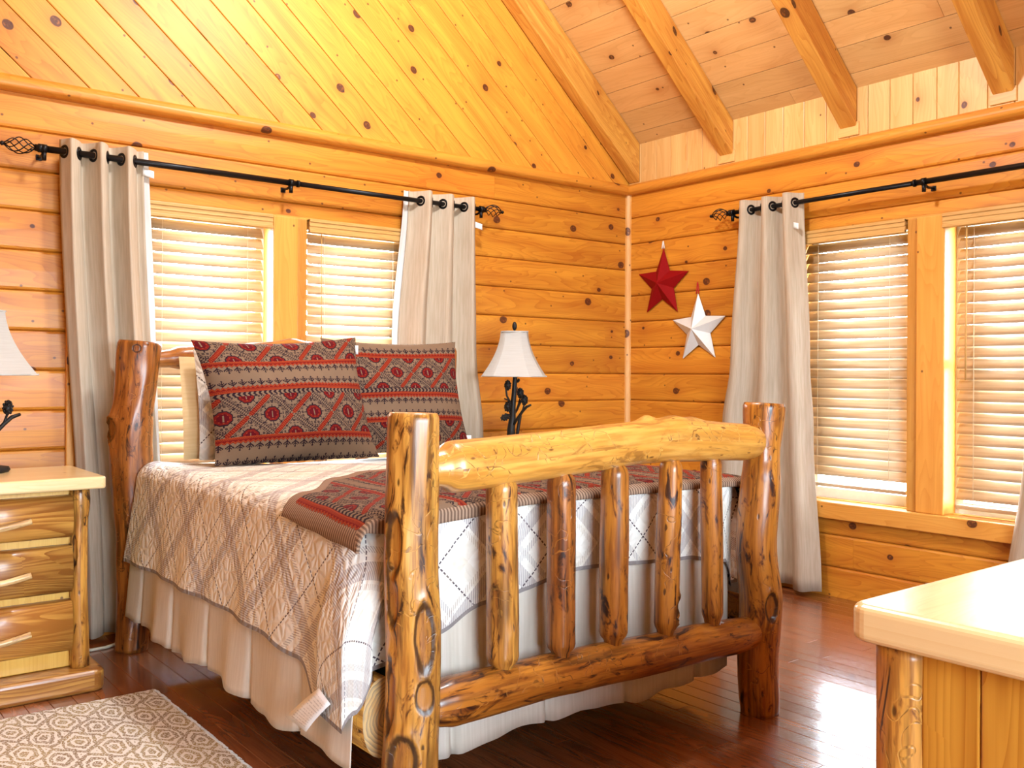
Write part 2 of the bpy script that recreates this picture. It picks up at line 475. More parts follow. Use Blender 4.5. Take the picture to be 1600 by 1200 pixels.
def clip(poly, f):
    """keep the part of a 2-d polygon where f(p) >= 0 (f linear)"""
    out = []
    for i in range(len(poly)):
        a, b = poly[i], poly[(i + 1) % len(poly)]; fa, fb = f(a), f(b)
        if fa >= 0: out.append(a)
        if (fa >= 0) != (fb >= 0):
            t = fa / (fa - fb); out.append((a[0] + (b[0] - a[0]) * t, a[1] + (b[1] - a[1]) * t))
    return out

random.seed(11)
# ---------------------------------------------------------------- materials
PINE = wood('knotty_pine_wall', lin('E49A32'), lin('BE6C1C'), lin('4A2114'), lin('B5601F'), knots=.50, rough=.42, coat=.06, var=.15, ksize=.95, specks=.16, grain=1.15)
PINE_DIAG = wood('knotty_pine_boards', lin('ECA63C'), lin('CC7A24'), lin('4A2114'), lin('BC6C26'), knots=.52, rough=.5, coat=.0, var=.17, S=3.8, ksize=1.0, specks=.16)
PINE_CEIL = wood('knotty_pine_ceiling', lin('EAB878'), lin('D69E5E'), lin('47241A'), lin('B9743A'), knots=.36, rough=.45, coat=.06, var=.13, S=3.2, ksize=.9)
PINE_KNEE = wood('knotty_pine_knee_wall', lin('F0C07C'), lin('D89C54'), lin('54281A'), lin('C27A34'), knots=.22, rough=.45, coat=.1, var=.12)
BEAM = wood('fir_beam', lin('EAAE50'), lin('C88032'), lin('42200F'), lin('B05F22'), knots=.3, rough=.42, coat=.1, var=.05, grain=1.5, S=3.0)
CASING = wood('pine_casing', lin('EAA84E'), lin('D28830'), lin('4A2114'), lin('C27428'), knots=.12, rough=.4, coat=.2, var=.14)
TRIM = wood('pine_trim', lin('EFBC78'), lin('DA9E56'), lin('4A2114'), lin('BF7730'), knots=.10, rough=.4, coat=.2, var=.05)
FLOOR = wood('oak_floor', lin('A05E38'), lin('64341C'), lin('2A120A'), lin('5A2A14'), knots=.03, rough=.26, coat=.8, var=.22, specks=.02)
_a = FLOOR.node_tree.nodes.new('ShaderNodeAttribute'); _a.attribute_name = 'tone'      # each strip is polished a little differently
_r = FLOOR.node_tree.nodes.new('ShaderNodeMapRange'); _r.inputs[1].default_value = -1; _r.inputs[3].default_value = .06; _r.inputs[4].default_value = .20
FLOOR.node_tree.links.new(_a.outputs['Fac'], _r.inputs[0]); FLOOR.node_tree.links.new(_r.outputs[0], FLOOR.node_tree.nodes['Principled BSDF'].inputs['Coat Roughness'])
BLACK = plain('black_iron', lin('17171A'), .38, .6)
BRONZE = plain('dark_bronze', lin('1E1C1B'), .5, .3, .15)
GLASSM = Mat('window_glass', .02); GLASSM.color((1, 1, 1, 1))
_t = GLASSM.nt.nodes.new('ShaderNodeBsdfTransparent'); _g = GLASSM.nt.nodes.new('ShaderNodeBsdfGlossy'); _g.inputs['Roughness'].default_value = .02
_x = GLASSM.nt.nodes.new('ShaderNodeMixShader'); _x.inputs[0].default_value = .06
GLASSM.nt.links.new(_t.outputs[0], _x.inputs[1]); GLASSM.nt.links.new(_g.outputs[0], _x.inputs[2]); GLASSM.nt.links.new(_x.outputs[0], GLASSM.nt.nodes['Material Output'].inputs[0])
GLASS = GLASSM.m
VINYL = plain('white_vinyl', lin('E8E8E6'), .4)

FB = lambda a, d, z: Vector((a, WY + d, z))       # along, into the wall, up
FR = lambda a, d, z: Vector((WX + d, a, z))

# ---------------------------------------------------------------- floor
fb = MB(); x = X0 - .2; k = 0
while x < WX + .2:
    y = YF - .2 - random.uniform(0, 1.2)
    while y < WY + .2:
        L = random.uniform(.7, 2.0)
        tl = random.uniform(-.0005, .0005); ya, yb = max(y, YF - .2) + .0006, min(y + L, WY + .2) - .0006
        fb.hexa([Vector((x + (.0824 if i & 4 else .0006), yb if i & 2 else ya, (-.0005 + (tl if i & 4 else -tl)) if i & 1 else -.03)) for i in range(8)], 1, random.uniform(-1, 1))
        y += L
    x += .083
floor = struct(fb.build('floor', FLOOR, bevel=.0012, seg=1))
fu = MB(); fu.box((X0 - .2, YF - .2, -.12), (WX + .2, WY + .2, -.0301)); fu.build('floor_base', plain('floor_gap', lin('1C0C06'), .6), floor)

# ---------------------------------------------------------------- log walls
CH = .181; ZT = 2.521
def course_wall(name, F, a0, a1, mat, opening=None, joints=(), flipn=False):
    m = MB()
    for k in range(14):
        z1 = ZT - CH * k; z0 = z1 - CH
        full = [(.016, z0), (.004, z0 + .005), (0, z0 + .014), (-.002, (z0 + z1) / 2), (0, z1 - .014), (.004, z1 - .005), (.016, z1), (.16, z1), (.16, z0)]
        cuts = sorted([a0, a1] + [j for kk, j in joints if kk == k])
        for b0, b1 in zip(cuts, cuts[1:]):
            pieces = []
            if opening and z0 < opening[3] and z1 > opening[2]:
                o0, o1, oz0, oz1 = opening
                pieces += [(b0, min(b1, o0), full)] if b0 < o0 else []
                pieces += [(max(b0, o1), b1, full)] if b1 > o1 else []
                mid = (max(b0, o0), min(b1, o1))
                if mid[1] > mid[0]:
                    if z0 < oz0: pieces.append(mid + (clip(full, lambda p: oz0 - p[1]),))
                    if z1 > oz1: pieces.append(mid + (clip(full, lambda p: p[1] - oz1),))
            else: pieces.append((b0, b1, full))
            tone = random.uniform(-1, 1); off = (random.uniform(0, 60), random.uniform(0, 60))
            for p0, p1, poly in pieces:
                if p1 - p0 < .01: continue
                g = .001 if (p0 not in (a0, a1)) else 0
                m.prism([F(p0 + g, d, z) for d, z in poly], F(p1 - g, 0, 0) - F(p0 + g, 0, 0), F(1, 0, 0) - F(0, 0, 0), tone, off=off)
    return struct(m.build(name, mat))
WIN_B = (1.41, 2.96, .53, 2.09); WIN_R = (1.745, 3.31, .53, 2.09)
course_wall('wall_back', FB, X0, WX + .16, PINE, WIN_B, [(0, 3.56), (2, .55), (7, 3.1), (11, .8), (5, .2)])
course_wall('wall_right', FR, YF, WY, PINE, WIN_R, [(12, 2.95), (3, 1.1), (8, 3.6), (0, .9)])
course_wall('wall_left', lambda a, d, z: Vector((X0 - d, a, z)), YF, WY, PINE)
course_wall('wall_front', lambda a, d, z: Vector((a, YF - d, z)), X0, WX, PINE, (-.2, 2.6, .8, 2.3))  # the opening is added, to let soft fill in from behind the camera

# ---------------------------------------------------------------- gable, knee wall, roof
SL = .885; ZK = 2.85; RX = 1.77; ZR = ZK + (WX - RX) * SL; CA = 1 / sqrt(1 + SL * SL)
roofz = lambda x: ZK + (WX - x) * SL if x > RX else ZR - (RX - x) * SL
def gable(name, y, ext, zmin):
    m = MB(); q = -.02; U = Vector((-1, 0, SL))
    while q < 5.2:
        w = random.choice((.15, .165, .165, .18)); lo, hi = q + .0015, q + w - .0015; q += w
        dist = lambda p: (ZK + (WX - p[0]) * SL - p[1]) * CA          # distance below the right roof slope
        P = [(X0 - 1, 0), (WX + .06, 0), (WX + .06, 9), (X0 - 1, 9)]
        for f in (lambda p: dist(p) - lo, lambda p: hi - dist(p), lambda p: p[1] - zmin, lambda p: p[0] - X0 + .06,
                  lambda p: ZR - (RX - p[0]) * SL - p[1]):
            P = clip(P, f)
            if len(P) < 3: break
        if len(P) >= 3: m.prism([(a, y, b) for a, b in P], (0, ext, 0), U)
    m.box((X0 - .06, min(y + ext, y + ext * 3), zmin - .05), (WX + .06, max(y + ext, y + ext * 3), ZK + .02))
    P = [(X0 - .05, ZK), (WX + .05, ZK), (RX, ZR + .05)]
    m.prism([(a, y + ext, b) for a, b in P], (0, ext * .6, 0), (1, 0, 0))
    return struct(m.build(name, PINE_DIAG, bevel=.004, seg=2))
gable('wall_back_gable', WY + .006, .02, ZT)
gable('wall_front_gable', YF - .006, -.02, ZT)
m = MB(); y = YF
while y < WY:
    w = min(random.choice((.115, .13, .145)), WY - y); m.box((WX + .004, y + .001, ZT), (WX + .024, y + w - .001, ZK + .06), 2); y += w
m.box((WX + .024, YF - .05, ZT - .05), (WX + .08, WY + .07, ZK + .06), 1)
struct(m.build('wall_right_upper', PINE_KNEE, bevel=.004, seg=2))
m = MB(); m.box((X0 - .09, YF - .05, ZT - .05), (X0, WY + .07, ZK + .06), 1); struct(m.build('wall_left_upper', PINE_KNEE))
m = MB(); Rr = Matrix(((-CA, 0, SL * CA), (0, 1, 0), (SL * CA, 0, CA))).transposed()
# ceiling boards on the two slopes, running along the ridge
Ls = (WX - RX) / CA + .1
def slope_frame(side):
    if side > 0: o = Vector((WX + .06, 0, ZK - .06 * SL)); X = Vector((-CA, 0, SL * CA)); N = Vector((SL * CA, 0, CA))
    else: o = Vector((X0 - .06, 0, ZK - .06 * SL)); X = Vector((CA, 0, SL * CA)); N = Vector((-SL * CA, 0, CA))
    return o, X, N
for side in (1, -1):
    o, X, N = slope_frame(side); s_ = 0.
    while s_ < Ls:
        w = .168; y = YF - .1
        while y < WY + .1:
            L = random.uniform(1.6, 3.6); y2 = min(y + L, WY + .1)
            c = [o + X * (s_ + (w - .0015 if i & 4 else .0015)) + Vector((0, (y2 - .0008 if i & 2 else y + .0008), 0)) + N * (.02 if i & 1 else 0) for i in range(8)]
            m.hexa(c, 1, random.uniform(-1, 1)); y = y2
        s_ += w
    c = [o + X * (Ls if i & 4 else 0) + Vector((0, (WY + .1 if i & 2 else YF - .1), 0)) + N * (.08 if i & 1 else .0201) for i in range(8)]
    m.hexa(c, 1, 0)
struct(m.build('ceiling', PINE_CEIL, bevel=.004, seg=2))
# rafters under the slopes
def rafter(side, y0, y1, dep):
    m = MB(); o, X, N = slope_frame(side); s0 = .07
    c = [o + X * (Ls - .2 if i & 4 else s0) + Vector((0, (y1 if i & 2 else y0), 0)) + N * (-.001 if i & 1 else -dep) for i in range(8)]
    if True:    # plumb cut at the wall
        for i in range(4):
            wx = (WX + .002) if side > 0 else (X0 - .002); k = (wx - c[i].x) / X.x; c[i] = c[i] + X * k
    m.hexa(c, 0, random.uniform(-1, 1))
    return struct(m.build('ceiling_beam', BEAM, bevel=.008, seg=2))
for k, yc in enumerate((4.655, 3.85, 2.995, 2.152, 1.30, .45, -.40, -1.25)):
    rafter(1, yc - .052, yc + .052, .20 if k == 0 else .165); rafter(-1, yc - .052, yc + .052, .165)

# ---------------------------------------------------------------- trims
def strip(name, poly, a, b, F):
    m = MB(); m.prism([F(a, d, z) for d, z in poly], F(b, 0, 0) - F(a, 0, 0), F(1, 0, 0) - F(0, 0, 0), .3)
    return struct(m.build(name, TRIM, bevel=.006, seg=2))
crown = [(.01, 2.497), (-.028, 2.500), (-.046, 2.515), (-.05, 2.535), (-.04, 2.556), (-.018, 2.572), (.01, 2.576)]
TRIM, CSTRIP = wood('pine_crown', lin('E49C3A'), lin('C67420'), lin('4A2114'), lin('B5601F'), knots=.25, rough=.42, coat=.06, var=.05), TRIM
strip('trim_1', crown, X0, WX - .001, FB); strip('trim_2', crown, YF, WY - .03, FR)
m = MB(); m.prism([(WX + .001, WY + .001, 0), (WX - .03, WY + .001, 0), (WX - .028, WY - .014, 0), (WX - .014, WY - .028, 0), (WX + .001, WY - .03, 0)], (0, 0, 2.5), (0, 0, 1), 1.0)
struct(m.build('trim_3', CSTRIP))
for k, yc in enumerate((3.85, 2.995, 2.152)):     # little blocks under the rafter feet
    m = MB(); m.box((WX - .006, yc - .065, 2.585), (WX + .006, yc + .065, 2.66), 1); struct(m.build('trim_%d' % (4 + k), PINE_KNEE, bevel=.003))

# ---------------------------------------------------------------- windows
def window(name, F, o, mull, flip):
    """o = opening (a0,a1,z0,z1); mull = mullion extents; flip: which side the narrow mullion board is on"""
    a0, a1, z0, z1 = o
    root = thing(name, None, None, F((a0 + a1) / 2, .06, z0), kind='structure')
    def bx(m, A0, A1, d0, d1, Z0, Z1, grain, tone=None):
        c = [F(A1 if i & 4 else A0, d1 if i & 2 else d0, Z1 if i & 1 else Z0) for i in range(8)]
        m.hexa(c, grain, random.uniform(-1, 1) if tone is None else tone)
    for A0, A1 in ((a0 - .33, a0), (a1, a1 + .33)):
        if F is FR and A0 > 3: A1 = A1 + .0
        m = MB(); bx(m, A0, A1, -.028, -.003, z0, z1 + .0, 2); m.build('side_casing', CASING, root, bevel=.005)
    m = MB(); bx(m, a0 - .36, a1 + .36, -.05, .055, z0 - .085, z0 + .008, 0, .2); m.build('sill', CASING, root, bevel=.006)
    m = MB()
    for A0, A1 in ((a0, a0 + .02), (a1 - .02, a1)): bx(m, A0, A1, 0, .155, z0 + .008, z1, 2)
    bx(m, a0 + .02, a1 - .02, .0, .155, z1 - .012, z1, 0); bx(m, a0 + .02, a1 - .02, .055, .155, z0, z0 + .012, 0)
    m.build('jamb', CASING, root)
    m = MB(); n0, n1 = mull; w = .058
    if flip: bx(m, n0, n1 - w, -.026, .15, z0 + .008, z1 - .012, 2, .9); bx(m, n1 - w, n1, -.012, .15, z0 + .008, z1 - .012, 2, -1.6)
    else: bx(m, n0, n1 - w, -.026, .15, z0 + .008, z1 - .012, 2, .9); bx(m, n1 - w, n1, -.012, .15, z0 + .008, z1 - .012, 2, -1.6)
    m.build('mullion', CASING, root, bevel=.006)
    for A0, A1 in ((a0 + .02, n0), (n1, a1 - .02)):
        m = MB()
        for q in ((A0, A0 + .045, z0 + .012, z1 - .012), (A1 - .045, A1, z0 + .012, z1 - .012), (A0 + .045, A1 - .045, z0 + .012, z0 + .07), (A0 + .045, A1 - .045, z1 - .07, z1 - .012), (A0 + .045, A1 - .045, 1.29, 1.335)):
            bx(m, q[0], q[1], .10, .145, q[2], q[3], 0)
        sash = m.build('sash', VINYL, root)
        m = MB()
        for zz0, zz1 in ((z0 + .07, 1.29), (1.335, z1 - .07)): bx(m, A0 + .045, A1 - .045, .12, .126, zz0, zz1, 0)
        m.build('pane', GLASS, sash)
    return root
window('window_1', FB, WIN_B, (2.088, 2.287), False)
window('window_2', FR, WIN_R, (2.43, 2.638), False)
m = MB()
for q in ((-.2, 2.6, .8, .87), (-.2, 2.6, 2.23, 2.3), (-.2, -.13, .87, 2.23), (2.53, 2.6, .87, 2.23), (1.16, 1.24, .87, 2.23)): m.box((q[0], YF - .12, q[2]), (q[1], YF - .05, q[3]), 0)
struct(m.build('window_added_fill', VINYL))  # unseen window frame, added with its opening as a source of fill light

# ---------------------------------------------------------------- blinds
SLAT = Mat('blind_slat', .45); _u, _v = SLAT.uv(); _n = SLAT.noise(SLAT.vec(_u * 2.5, _v * 60), 1, 3)
SLAT.color(SLAT.mix(_n.ss(.35, .7), lin('CDB08C'), lin('BC9A72')))
_tr = SLAT.nt.nodes.new('ShaderNodeBsdfTranslucent'); _tr.inputs[0].default_value = lin('F6E8D0')
_x = SLAT.nt.nodes.new('ShaderNodeMixShader'); _x.inputs[0].default_value = .05
SLAT.nt.links.new(SLAT.b.outputs[0], _x.inputs[1]); SLAT.nt.links.new(_tr.outputs[0], _x.inputs[2]); SLAT.nt.links.new(_x.outputs[0], SLAT.nt.nodes['Material Output'].inputs[0])
VAL = wood('blind_valance', lin('D9AC6A'), lin('BE8C4A'), lin('7A5028'), lin('B98444'), knots=0, rough=.4, var=.05, specks=0)
CORD = plain('blind_cord', lin('E9D6B4'), .8)
def blind(label, F, a0, a1, v0, v1, ztop, zbot, wand=None, tilt=58):
    root = thing('window_blind', label, 'blind', F((a0 + a1) / 2, .045, zbot), 'slatted blinds in the windows')
    T = math.radians(tilt); W = .0655; pitch = .0555
    m = MB()
    for d0, d1, z0, z1 in ((-.03, -.012, ztop - .078, ztop - .002), (-.036, -.012, ztop - .02, ztop - .004), (-.036, -.012, ztop - .076, ztop - .06), (-.034, -.012, ztop - .044, ztop - .034)):
        c = [F(v1 if i & 4 else v0, d1 if i & 2 else d0, z1 if i & 1 else z0) for i in range(8)]; m.hexa(c, 0, .3, (3.3, 7.7))
    m.build('valance', VAL, root, bevel=.003)
    m = MB(); c = [F(a1 if i & 4 else a0, .07 if i & 2 else .02, ztop - .014 if i & 1 else ztop - .055) for i in range(8)]; m.hexa(c, 0, 0); m.build('headrail', VAL, root)
    m = MB(); z = ztop - .10; n = 0; D = .045
    while z > zbot + .05:
        rnd = (random.uniform(-.6, .6)) * .0012
        def fn(s_, t, z=z):
            q = (t - .5) * W; cv = .003 * (1 - (2 * t - 1) ** 2)
            # inner edge low, outer edge high
            return F(lerp(a0, a1, s_), D + q * cos(T) - cv * sin(T), z + q * sin(T) + cv * cos(T) + rnd)
        o1, o2 = random.uniform(0, 40), random.uniform(0, 40)
        m.grid(fn, 1, 4, lambda s_, t: (o1 + s_ * (a1 - a0), o2 + t * W)); z -= pitch; n += 1
    m.build('slats', SLAT.m, root, solid=.0028)
    m = MB(); c = [F(a1 if i & 4 else a0, D + (.026 if i & 2 else -.026), zbot + (.02 if i & 1 else 0)) for i in range(8)]; m.hexa(c, 0, 0); m.build('bottom_rail', SLAT.m, root, bevel=.003)
    m = MB()
    for k in (.15, .85):
        a = lerp(a0, a1, k)
        for d in (-.034, .034): m.tube([F(a, D + d, ztop - .05), F(a, D + d, zbot + .02)], .0011, 5)
    m.build('ladder_cord', CORD, root)
    if wand:
        a, zl, r = wand
        m = MB(); m.tube([F(a, -.006, ztop - .06), F(a, -.010, (ztop + zl) / 2), F(a, -.012, zl + .06)], r, 8); w_ = m.build('wand', VAL, root)
    return root
blind('slatted blind in the left half of the window behind the bed', FB, 1.43, 2.055, 1.43, 2.084, 2.083, .57)
blind('slatted blind behind the bed on the right of the window mullion, with a thin wand', FB, 2.31, 2.93, 2.292, 2.935, 2.083, .57, (2.375, 1.15, .003))
blind('tan slatted blind between the pale curtain by the stars and the window mullion', FR, 2.655, 3.285, 2.642, 3.29, 2.083, .615)
blind('tan slatted blind at the right edge of the photo with a wooden tilt wand', FR, 1.77, 2.388, 1.77, 2.440, 2.083, .575, (2.325, 1.17, .0045))

# ---------------------------------------------------------------- rods and curtains
FAB = cloth('curtain_fabric', lin('C9B8A4'), lin('BAA892'), weave=1500, trans=.07)
LIN_ = cloth('curtain_lining', lin('F1F0EE'), lin('E6E6E8'), weave=1500, trans=.3)
TAGM = plain('white_tag', lin('F4F4F4'), .7)
def rod(label, F, a0, a1, ends, brackets, d=-.10, z=2.243, collar=None):
    root = thing('curtain_rod', label, 'curtain rod', F((a0 + a1) / 2, d, z))
    m = MB(); mid = collar if collar else (a0 + a1) / 2
    m.tube([F(a0, d, z), F(mid, d, z)], .0155, 12); m.tube([F(mid, d, z), F(a1, d, z)], .0135, 12)
    m.tube([F(mid - .006, d, z), F(mid + .006, d, z)], .019, 12)
    m.build('pole', BLACK, root)
    for a, sg in ends:
        m = MB(); L = .125
        m.tube([F(a - sg * .012, d, z), F(a + sg * .004, d, z), F(a + sg * .006, d, z), F(a + sg * .018, d, z)], [.020, .020, .016, .015], 12)
        for k in range(6):
            pts = []
            for i in range(17):
                t = i / 16; ang = 2 * pi * k / 6 + t * pi * 1.1; r = .004 + .032 * sin(pi * min(1, t * 1.02)) ** .8
                pts.append(F(a + sg * (.016 + t * L), d + r * cos(ang), z + r * sin(ang)))
            m.tube(pts, .0026, 6)
        m.tube([F(a + sg * (.014 + L), d, z), F(a + sg * (.024 + L), d, z), F(a + sg * (.034 + L), d, z)], [.008, .011, .003], 10)
        m.build('finial', BLACK, root)
    for a in brackets:
        m = MB(); m.tube([F(a, 0, z - .02), F(a, d * .6, z - .024), F(a, d, z - .014)], .007, 8)
        m.tube([F(a - .011, d, z), F(a + .011, d, z)], .020, 12)
        m.tube([F(a, d, z - .012), F(a, d, z - .052)], [.011, .010], 10)
        c = [F(a + (.013 if i & 4 else -.013), (.0 if i & 2 else -.005), z + (-.010 if i & 1 else -.036)) for i in range(8)]; m.hexa(c, 2, 0)
        m.build('bracket', BLACK, root)
    return root
rod('black curtain rod over the window behind the bed, twisted cage finials', FB, .945, 3.40, ((.945, -1), (3.40, 1)), (.965, 2.15, 3.385), collar=2.19)
rod('black curtain rod over the right-hand window beside the stars', FR, 1.10, 3.74, ((3.74, 1), (1.10, -1)), (3.72, 2.50, 1.12), collar=2.55)

def curtain(label, F, top, prof, nf, lining, d=-.10, z1=2.30, zr=2.243, zb=.03, ph=0., amp=.048, tagpos=None):
    """top/prof: [(height fraction from top, left a, right a)] ; lining = -1/+1 which vertical edge shows the white lining"""
    root = thing('curtain', label, 'curtain', F((prof[0][1] + prof[0][2]) / 2, d, zb), 'grommet curtains at the windows')
    H = z1 - zb; L = [(t, l) for t, l, r in prof]; R = [(t, r) for t, l, r in prof]
    def pt(s_, t, off=0.):
        a = lerp(pw(t, L), pw(t, R), s_)
        A = amp * (1 - .25 * t) * (1 + .18 * sin(s_ * 9 + ph)) ; w = 2 * pi * nf * s_ + ph + .5 * t * sin(s_ * 5 + ph)
        dd = d + A * sin(w) + .012 * t * sin(s_ * 13 + ph * 2 + t * 3) + off
        a += (.010 + .006 * t) * sin(2 * w + 1.0) * .5
        dd = min(dd, -.052)
        return F(a, dd, z1 - t * H + (.004 * sin(w * 1.0) if t > .98 else 0))
    m = MB(); W0 = abs(prof[0][2] - prof[0][1]) * 1.9
    m.grid(lambda s_, t: pt(s_, t), 24 * nf, 30, lambda s_, t: (t * H, s_ * W0), flip=True)
    m.build('fabric', FAB, root, solid=.003)
    m = MB(); e = 0. if lining < 0 else 1.
    def lf(s_, t):
        p = pt(abs(e - .045 * (1 - s_)), t, .006 + .0 * s_); q = F(lining * (.026 + .01 * sin(t * 7)) * s_, .010 * s_ ** 2, 0) - F(0, 0, 0)
        r = p + q
        return r
    m.grid(lf, 6, 30, lambda s_, t: (t * H, s_ * .06)); m.build('lining', LIN_, root, solid=.002)
    k = 0; i = 0
    zc = zr
    while i < 400:
        s0, s1 = i / 400, (i + 1) / 400; t = (z1 - zc) / H
        f = lambda s_: sin(2 * pi * nf * s_ + ph + .5 * t * sin(s_ * 5 + ph))
        if f(s0) * f(s1) <= 0 and .015 < s0 < .985:
            sm = (s0 + s1) / 2; p = pt(sm, t); dv = (pt(sm + .006, t) - pt(sm - .006, t)).normalized(); Z = Vector((0, 0, 1)); nn = dv.cross(Z).normalized()
            m = MB(); n = 20
            ring = lambda u_, v_: p + (dv * cos(2 * pi * u_) + Z * sin(2 * pi * u_)) * (.024 + .008 * cos(2 * pi * v_)) + nn * .005 * sin(2 * pi * v_)
            m.grid(ring, n, 8, wrap=True); m.build('grommet', BLACK, root); k += 1
        i += 1
    if tagpos:
        s_, t, dx = tagpos; p = pt(s_, t, -.008); m = MB()
        ax = F(1, 0, 0) - F(0, 0, 0); m.grid(lambda a, b: p + ax * (dx * a) + Vector((0, 0, -.035 * b - .012 * a)) + (F(0, -.01, 0) - F(0, 0, 0)) * a, 3, 3)
        m.build('care_tag', TAGM, root, solid=.001)
    return root
curtain('tan curtain behind the left nightstand and head post', FB, None, [(0, 1.035, 1.405), (1, 1.135, 1.50)], 3, 1, ph=2.6, tagpos=(.99, .035, .05))
curtain('beige curtain between the window behind the bed and the lamp on the corner side', FB, None, [(0, 2.888, 3.345), (.4, 2.82, 3.36), (.62, 2.80, 3.41), (1, 2.78, 3.43)], 3, -1, ph=.5, tagpos=(.985, .06, .045))
curtain('pale curtain overlapping the white star, left side of the right-hand window', FR, None, [(0, 3.70, 3.24), (.42, 3.77, 3.19), (.6, 3.83, 3.16), (1, 3.90, 3.10)], 3, 1 - 2, ph=1.2, tagpos=(.93, .075, -.04))
curtain('pale curtain sliver at the right edge of the photo above the slab dresser', FR, None, [(0, 1.92, 1.45), (.42, 1.98, 1.42), (.6, 2.02, 1.42), (1, 2.12, 1.38)], 3, -1, ph=2.0)

# ================================================================ the log bed
LOG = logwood('varnished_log', lin('BC7E30'), lin('D69C46'), lin('80471A'), lin('38200F'), patch=.75)
LOGD = logwood('dark_varnished_log', lin('96541E'), lin('B06C2A'), lin('642F10'), lin('2C1406'), patch=.7)
LOGR = logwood('red_brown_log', lin('AE6820'), lin('C27E2C'), lin('74390F'), lin('30150A'), patch=.7)
LOGL = logwood('pale_log_rail', lin('D0923A'), lin('E2AA54'), lin('B4742E'), lin('6A3C16'), patch=.3, carve=.8, st=.25)
END = endgrain('log_end_grain', lin('D89A4C'), lin('B87430'), lin('8A4E20'))
ENDG = endgrain('grey_end_grain', lin('D6B27A'), lin('8E7C68'), lin('C98A3C'))
FX0, FX1, FY = 1.381, 2.905, 2.19           # foot posts
HX0, HX1, HY = 1.312, 2.955, 4.40           # head posts
bed = thing('log_bed', 'rustic varnished log bed with a spindled footboard', 'bed', (2.14, 3.3, 0))
def chamf(r, L, e=.012):
    return lambda t: r - max(0, e - t * L) * .5 - max(0, e - (1 - t) * L) * .5
def post(name, pts, rad, mat, **k):
    m = MB(); m.log(pts, rad, **k); return m.build(name, [mat, END], bed)
# scars: angle is measured from the -Y (camera) side; for an upward log +angle turns toward +X... see log()
post('foot_post', [(FX0 - .012, FY, 0), (FX0 + .004, FY, .45), (FX0 - .006, FY, .75), (FX0 + .003, FY, 1.142)],
     lambda t: lerp(.080, .0715, t) - max(0, .008 - (1 - t) * 1.14) * .6, LOG, seed=3, amp=.07, flat=.03, nseg=56, step=.012,
     scars=[(.70, -1.22, .088, .34, .010), (.575, -1.34, .088, .26, .009), (.475, -.10, .095, .38, .007), (.175, -.86, .075, .55, .012), (.335, -.12, .05, .34, .005), (.33, -1.5, .11, .2, .010)],
     bumps=[(.5, .5, .10, .5, .006), (.27, .1, .08, .6, .008)])
post('foot_post', [(FX1 - .004, FY, 0), (FX1 - .012, FY, .2), (FX1 + .002, FY, .42), (FX1 - .026, FY, .62), (FX1 - .004, FY, .85), (FX1 + .016, FY, 1.145)],
     lambda t: pw(t, [(0, .070), (.05, .0735), (.36, .077), (.55, .072), (.75, .071), (.83, .067), (1, .078)]) - max(0, .008 - (1 - t) * 1.14) * .6, LOGR, seed=8, amp=.07, nseg=56, step=.012,
     scars=[(.352, -.42, .058, .30, .012)], bumps=[(.82, -.6, .03, .7, .006), (.36, -.4, .10, .6, .006)])
post('head_post', [(HX0 - .02, HY, 0), (HX0 - .005, HY, .45), (HX0 - .02, HY, .8), (HX0 - .022, HY, 1.0), (HX0 + .01, HY, 1.385)],
     lambda t: pw(t, [(0, .070), (.1, .074), (.3, .086), (.5, .092), (.72, .094), (.82, .090), (1, .098)]) - max(0, .008 - (1 - t) * 1.38) * .6, LOGD, seed=12, amp=.09, flat=.03, nseg=56, step=.014,
     scars=[(.72, -1.45, .05, .25, .012), (.975, -.40, .018, .2, .004)], bumps=[(.75, -1.5, .05, .4, .014)])
post('head_post', [(HX1, HY, 0), (HX1, HY, .7), (HX1, HY, 1.392)], chamf(.088, 1.39), LOGR, seed=15, amp=.07)
# footboard rails
def tenon(r, L, e=.05, rt_=.04):
    return lambda t: pw(min(t, 1 - t) * L, [(0, rt_), (e, r * .985), (e + .02, r), (9, r)])
m = MB(); m.log([(FX0 + .045, FY, .985), (1.75, FY, .998), (2.1, FY, 1.018), (2.4, FY, 1.028), (2.7, FY, 1.012), (FX1 - .02, FY, 1.0)],
      lambda t: pw(t, [(0, .045), (.03, .052), (.055, .072), (.5, .071), (.7, .074), (.93, .068), (.975, .060), (1, .040)]), seed=21, amp=.05, nseg=52, step=.014,
      bumps=[(.60, -1.7, .03, .3, .016), (.68, -1.6, .05, .4, .012), (.52, .35, .02, .2, .008), (.75, -1.7, .04, .3, .01)])
m.build('top_rail', [LOGL, END], bed)
m = MB(); m.log([(FX0 + .05, FY, .330), (1.9, FY, .330), (2.3, FY, .318), (2.6, FY, .312), (FX1 - .02, FY, .302)],
      lambda t: pw(t, [(0, .052), (.02, .060), (.05, .068), (.45, .066), (.9, .064), (.965, .058), (1, .035)]), seed=27, amp=.06, nseg=48, step=.015,
      bumps=[(.75, -1.2, .03, .4, .008), (.36, .6, .05, .5, .006)])
m.build('bottom_rail', [LOGR, END], bed)
